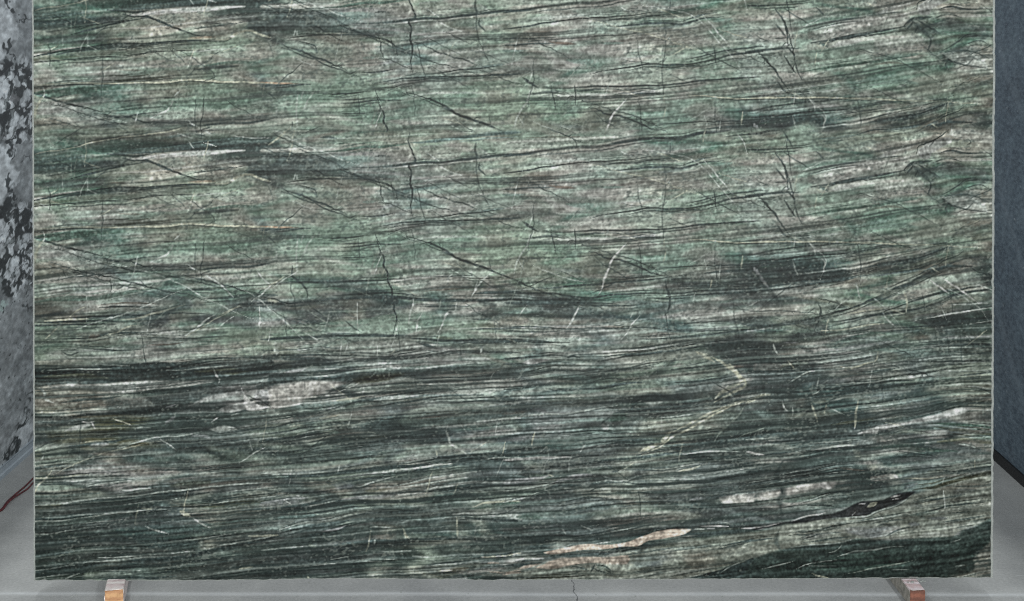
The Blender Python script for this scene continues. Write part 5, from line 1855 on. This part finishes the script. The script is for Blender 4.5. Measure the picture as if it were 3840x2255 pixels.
def side_slab(name, a, d, s0, s1, z0, z1, thick, mat, painter, label):
    out = np.array([-d[1], d[0], 0.0])
    if out[0] * a[0] < 0: out = -out
    root = bpy.data.objects.new(name, None); COL.objects.link(root); root.location = tuple(a + d * 0.5 * (s0 + s1) + out * 0.02 + np.array([0, 0, z0]))
    off = np.array(root.location)
    tag(root, label, 'stone slab', kind='thing')
    base = a + out * 0.008 + np.array([0, 0, 0.0])
    nx, ny = (150, 620) if painter else (2, 2)
    s = np.linspace(s0, s1, nx); z = np.linspace(z0, z1, ny)
    if painter:
        # finer where the photograph looks on
        s = np.concatenate([np.linspace(s0, 0.0, 20)[:-1], np.linspace(0.0, 0.75, 111), np.linspace(0.75, s1, 20)[1:]]); nx = len(s)
    V = base[None, None, :] + s[None, :, None] * d + z[:, None, None] * np.array([0, 0, 1.0])
    idx = np.arange(nx * ny).reshape(ny, nx)
    q = np.stack([idx[1:, :-1], idx[1:, 1:], idx[:-1, 1:], idx[:-1, :-1]], -1).reshape(-1, 4)
    if a[0] < 0: q = q[:, ::-1]
    f = mesh_obj('polished_face', (V.reshape(-1, 3) - off).tolist(), q.tolist(), mat, root)
    if painter:
        # where each point of the face stands in the photograph
        c, sn = math.cos(PITCH), math.sin(PITCH); w = V - np.array([0, 0, CAM_H])
        dep = w[..., 1] * c - w[..., 2] * sn; up = w[..., 1] * sn + w[..., 2] * c
        px = CX + FPX * w[..., 0] / dep; py = CY - FPX * up / dep
        col = np.minimum(lin(painter(px, py)) * SIDE_GAIN, 0.8)
        ca = f.data.color_attributes.new('stone', 'FLOAT_COLOR', 'POINT')
        b4 = np.ones((nx * ny, 4), np.float32); b4[:, :3] = col.reshape(-1, 3); ca.data.foreach_set('color', b4.ravel())
    # body behind the face
    B = []
    for o in (0.0008, thick):
        for (ss, zz) in ((s0, z0), (s1, z0), (s1, z1), (s0, z1)):
            B.append(base + d * ss + out * o + np.array([0, 0, zz]) - off)
    bd = mesh_obj('slab_body', B, [(0, 1, 5, 4), (1, 2, 6, 5), (2, 3, 7, 6), (3, 0, 4, 7), (4, 5, 6, 7)], sawn_material(), root)
    return root

side_slab('stone_slab', LA, ld, -2.2, 2.4, ch_h, 2.2, 0.02, granite_material(), paint_granite, 'black and white granite slab standing on the left behind the green slab')

# right: dark slate-blue slab; the black shadow gap beneath it is built as a rail
shadow_black = steel('shadow_black_rail', srgb(6, 7, 8), srgb(12, 13, 14), 0.6)
rb = prism_along('support_rail', RA, rd, -2.4, 2.6, [(0.0, 0), (0.0, 0.045), (0.06, 0.045), (0.06, 0)], shadow_black)
tag(rb, 'rail under the dark blue slab, coloured black for the shadow gap there', 'rail')

def slate_material():
    M = NT('slate_blue_stone', 0.5, 0.25)
    v = M.coord((1, 1, 1))
    n = M.noise(v, 3.2, 6, 0.65, 0.4); f = M.noise(M.coord((0.45, 0.45, 1.0)), 60, 5, 0.75); sp = M.noise(M.coord((0.4, 0.4, 1.0)), 42, 2, 0.5)
    c = M.ramp(n, [(0.30, srgb(36, 48, 59)), (0.50, srgb(58, 74, 86)), (0.70, srgb(94, 109, 117))])
    c = M.mix(0.5, c, M.ramp(f, [(0.35, srgb(32, 43, 54)), (0.65, srgb(108, 123, 132))]))
    c = M.mix(M.math('MULTIPLY', M.ramp(sp, [(0.70, gray(0)), (0.78, gray(1))]), 0.5), c, srgb(150, 160, 165))
    # slanting pale veins
    w = M.add('ShaderNodeTexWave', bands_direction='DIAGONAL'); w.inputs['Scale'].default_value = 0.9; w.inputs['Distortion'].default_value = 3.5
    w.inputs['Detail'].default_value = 4; M.link(M.coord((1, 1, -1.2)), w.inputs['Vector'])
    vn = M.math('MULTIPLY', M.ramp(w.outputs['Fac'], [(0.93, gray(0)), (0.995, gray(1))]), M.noise(v, 9, 3))
    c = M.mix(M.math('MULTIPLY', vn, 0.3), c, srgb(120, 132, 140))
    M.link(c, M.b.inputs['Base Color'])
    return M.m
side_slab('stone_slab', RA, rd, -2.2, 2.4, 0.047, 2.2, 0.02, slate_material(), None, 'dark slate blue stone slab standing on the right behind the green slab')

# ------------------------------------------------------------------ red cord on the floor by the left beam
M = NT('red_cord', 0.6, 0.3)
n = M.noise(M.coord(), 60, 3, 0.6); M.link(M.ramp(n, [(0.35, srgb(56, 18, 22)), (0.65, srgb(94, 32, 35))]), M.b.inputs['Base Color'])
def cord(pts, rad):
    cu = bpy.data.curves.new('c', 'CURVE'); cu.dimensions = '3D'; cu.bevel_depth = rad; cu.bevel_resolution = 2; cu.resolution_u = 6
    sp = cu.splines.new('NURBS'); sp.points.add(len(pts) - 1); sp.use_endpoint_u = True; sp.order_u = 3
    for q, p in zip(sp.points, pts): q.co = (*on_floor(p[0], p[1], rad + 0.0005 + (p[2] if len(p) > 2 else 0)), 1)
    o = bpy.data.objects.new('c', cu); COL.objects.link(o)
    me = bpy.data.meshes.new_from_object(o.evaluated_get(bpy.context.evaluated_depsgraph_get()))
    bpy.data.objects.remove(o); return me
root = bpy.data.objects.new('red_cord', None); COL.objects.link(root); root.location = tuple(on_floor(60, 1870)); off = Vector(root.location)
tag(root, 'thin red twisted double cord lying on the concrete floor by the pale rail', 'cord')
for nm, pts, rad in (('strand', [(-90, 1960), (-30, 1935), (0, 1914), (12, 1905), (25, 1882), (60, 1852), (85, 1832), (104, 1815), (120, 1798), (150, 1770), (220, 1700)], 0.0034),
                     ('strand', [(-90, 1952), (-40, 1922), (0, 1918), (14, 1908), (28, 1886, 0.008), (52, 1866, 0.006), (84, 1846), (104, 1834), (120, 1815), (150, 1786), (220, 1712)], 0.0034)):
    me_ = cord(pts, rad); me_.name = nm; me_.materials.clear(); me_.materials.append(M.m)
    for q in me_.vertices: q.co -= off
    me_.polygons.foreach_set('use_smooth', [True] * len(me_.polygons))
    o = bpy.data.objects.new(nm, me_); COL.objects.link(o); o.parent = root
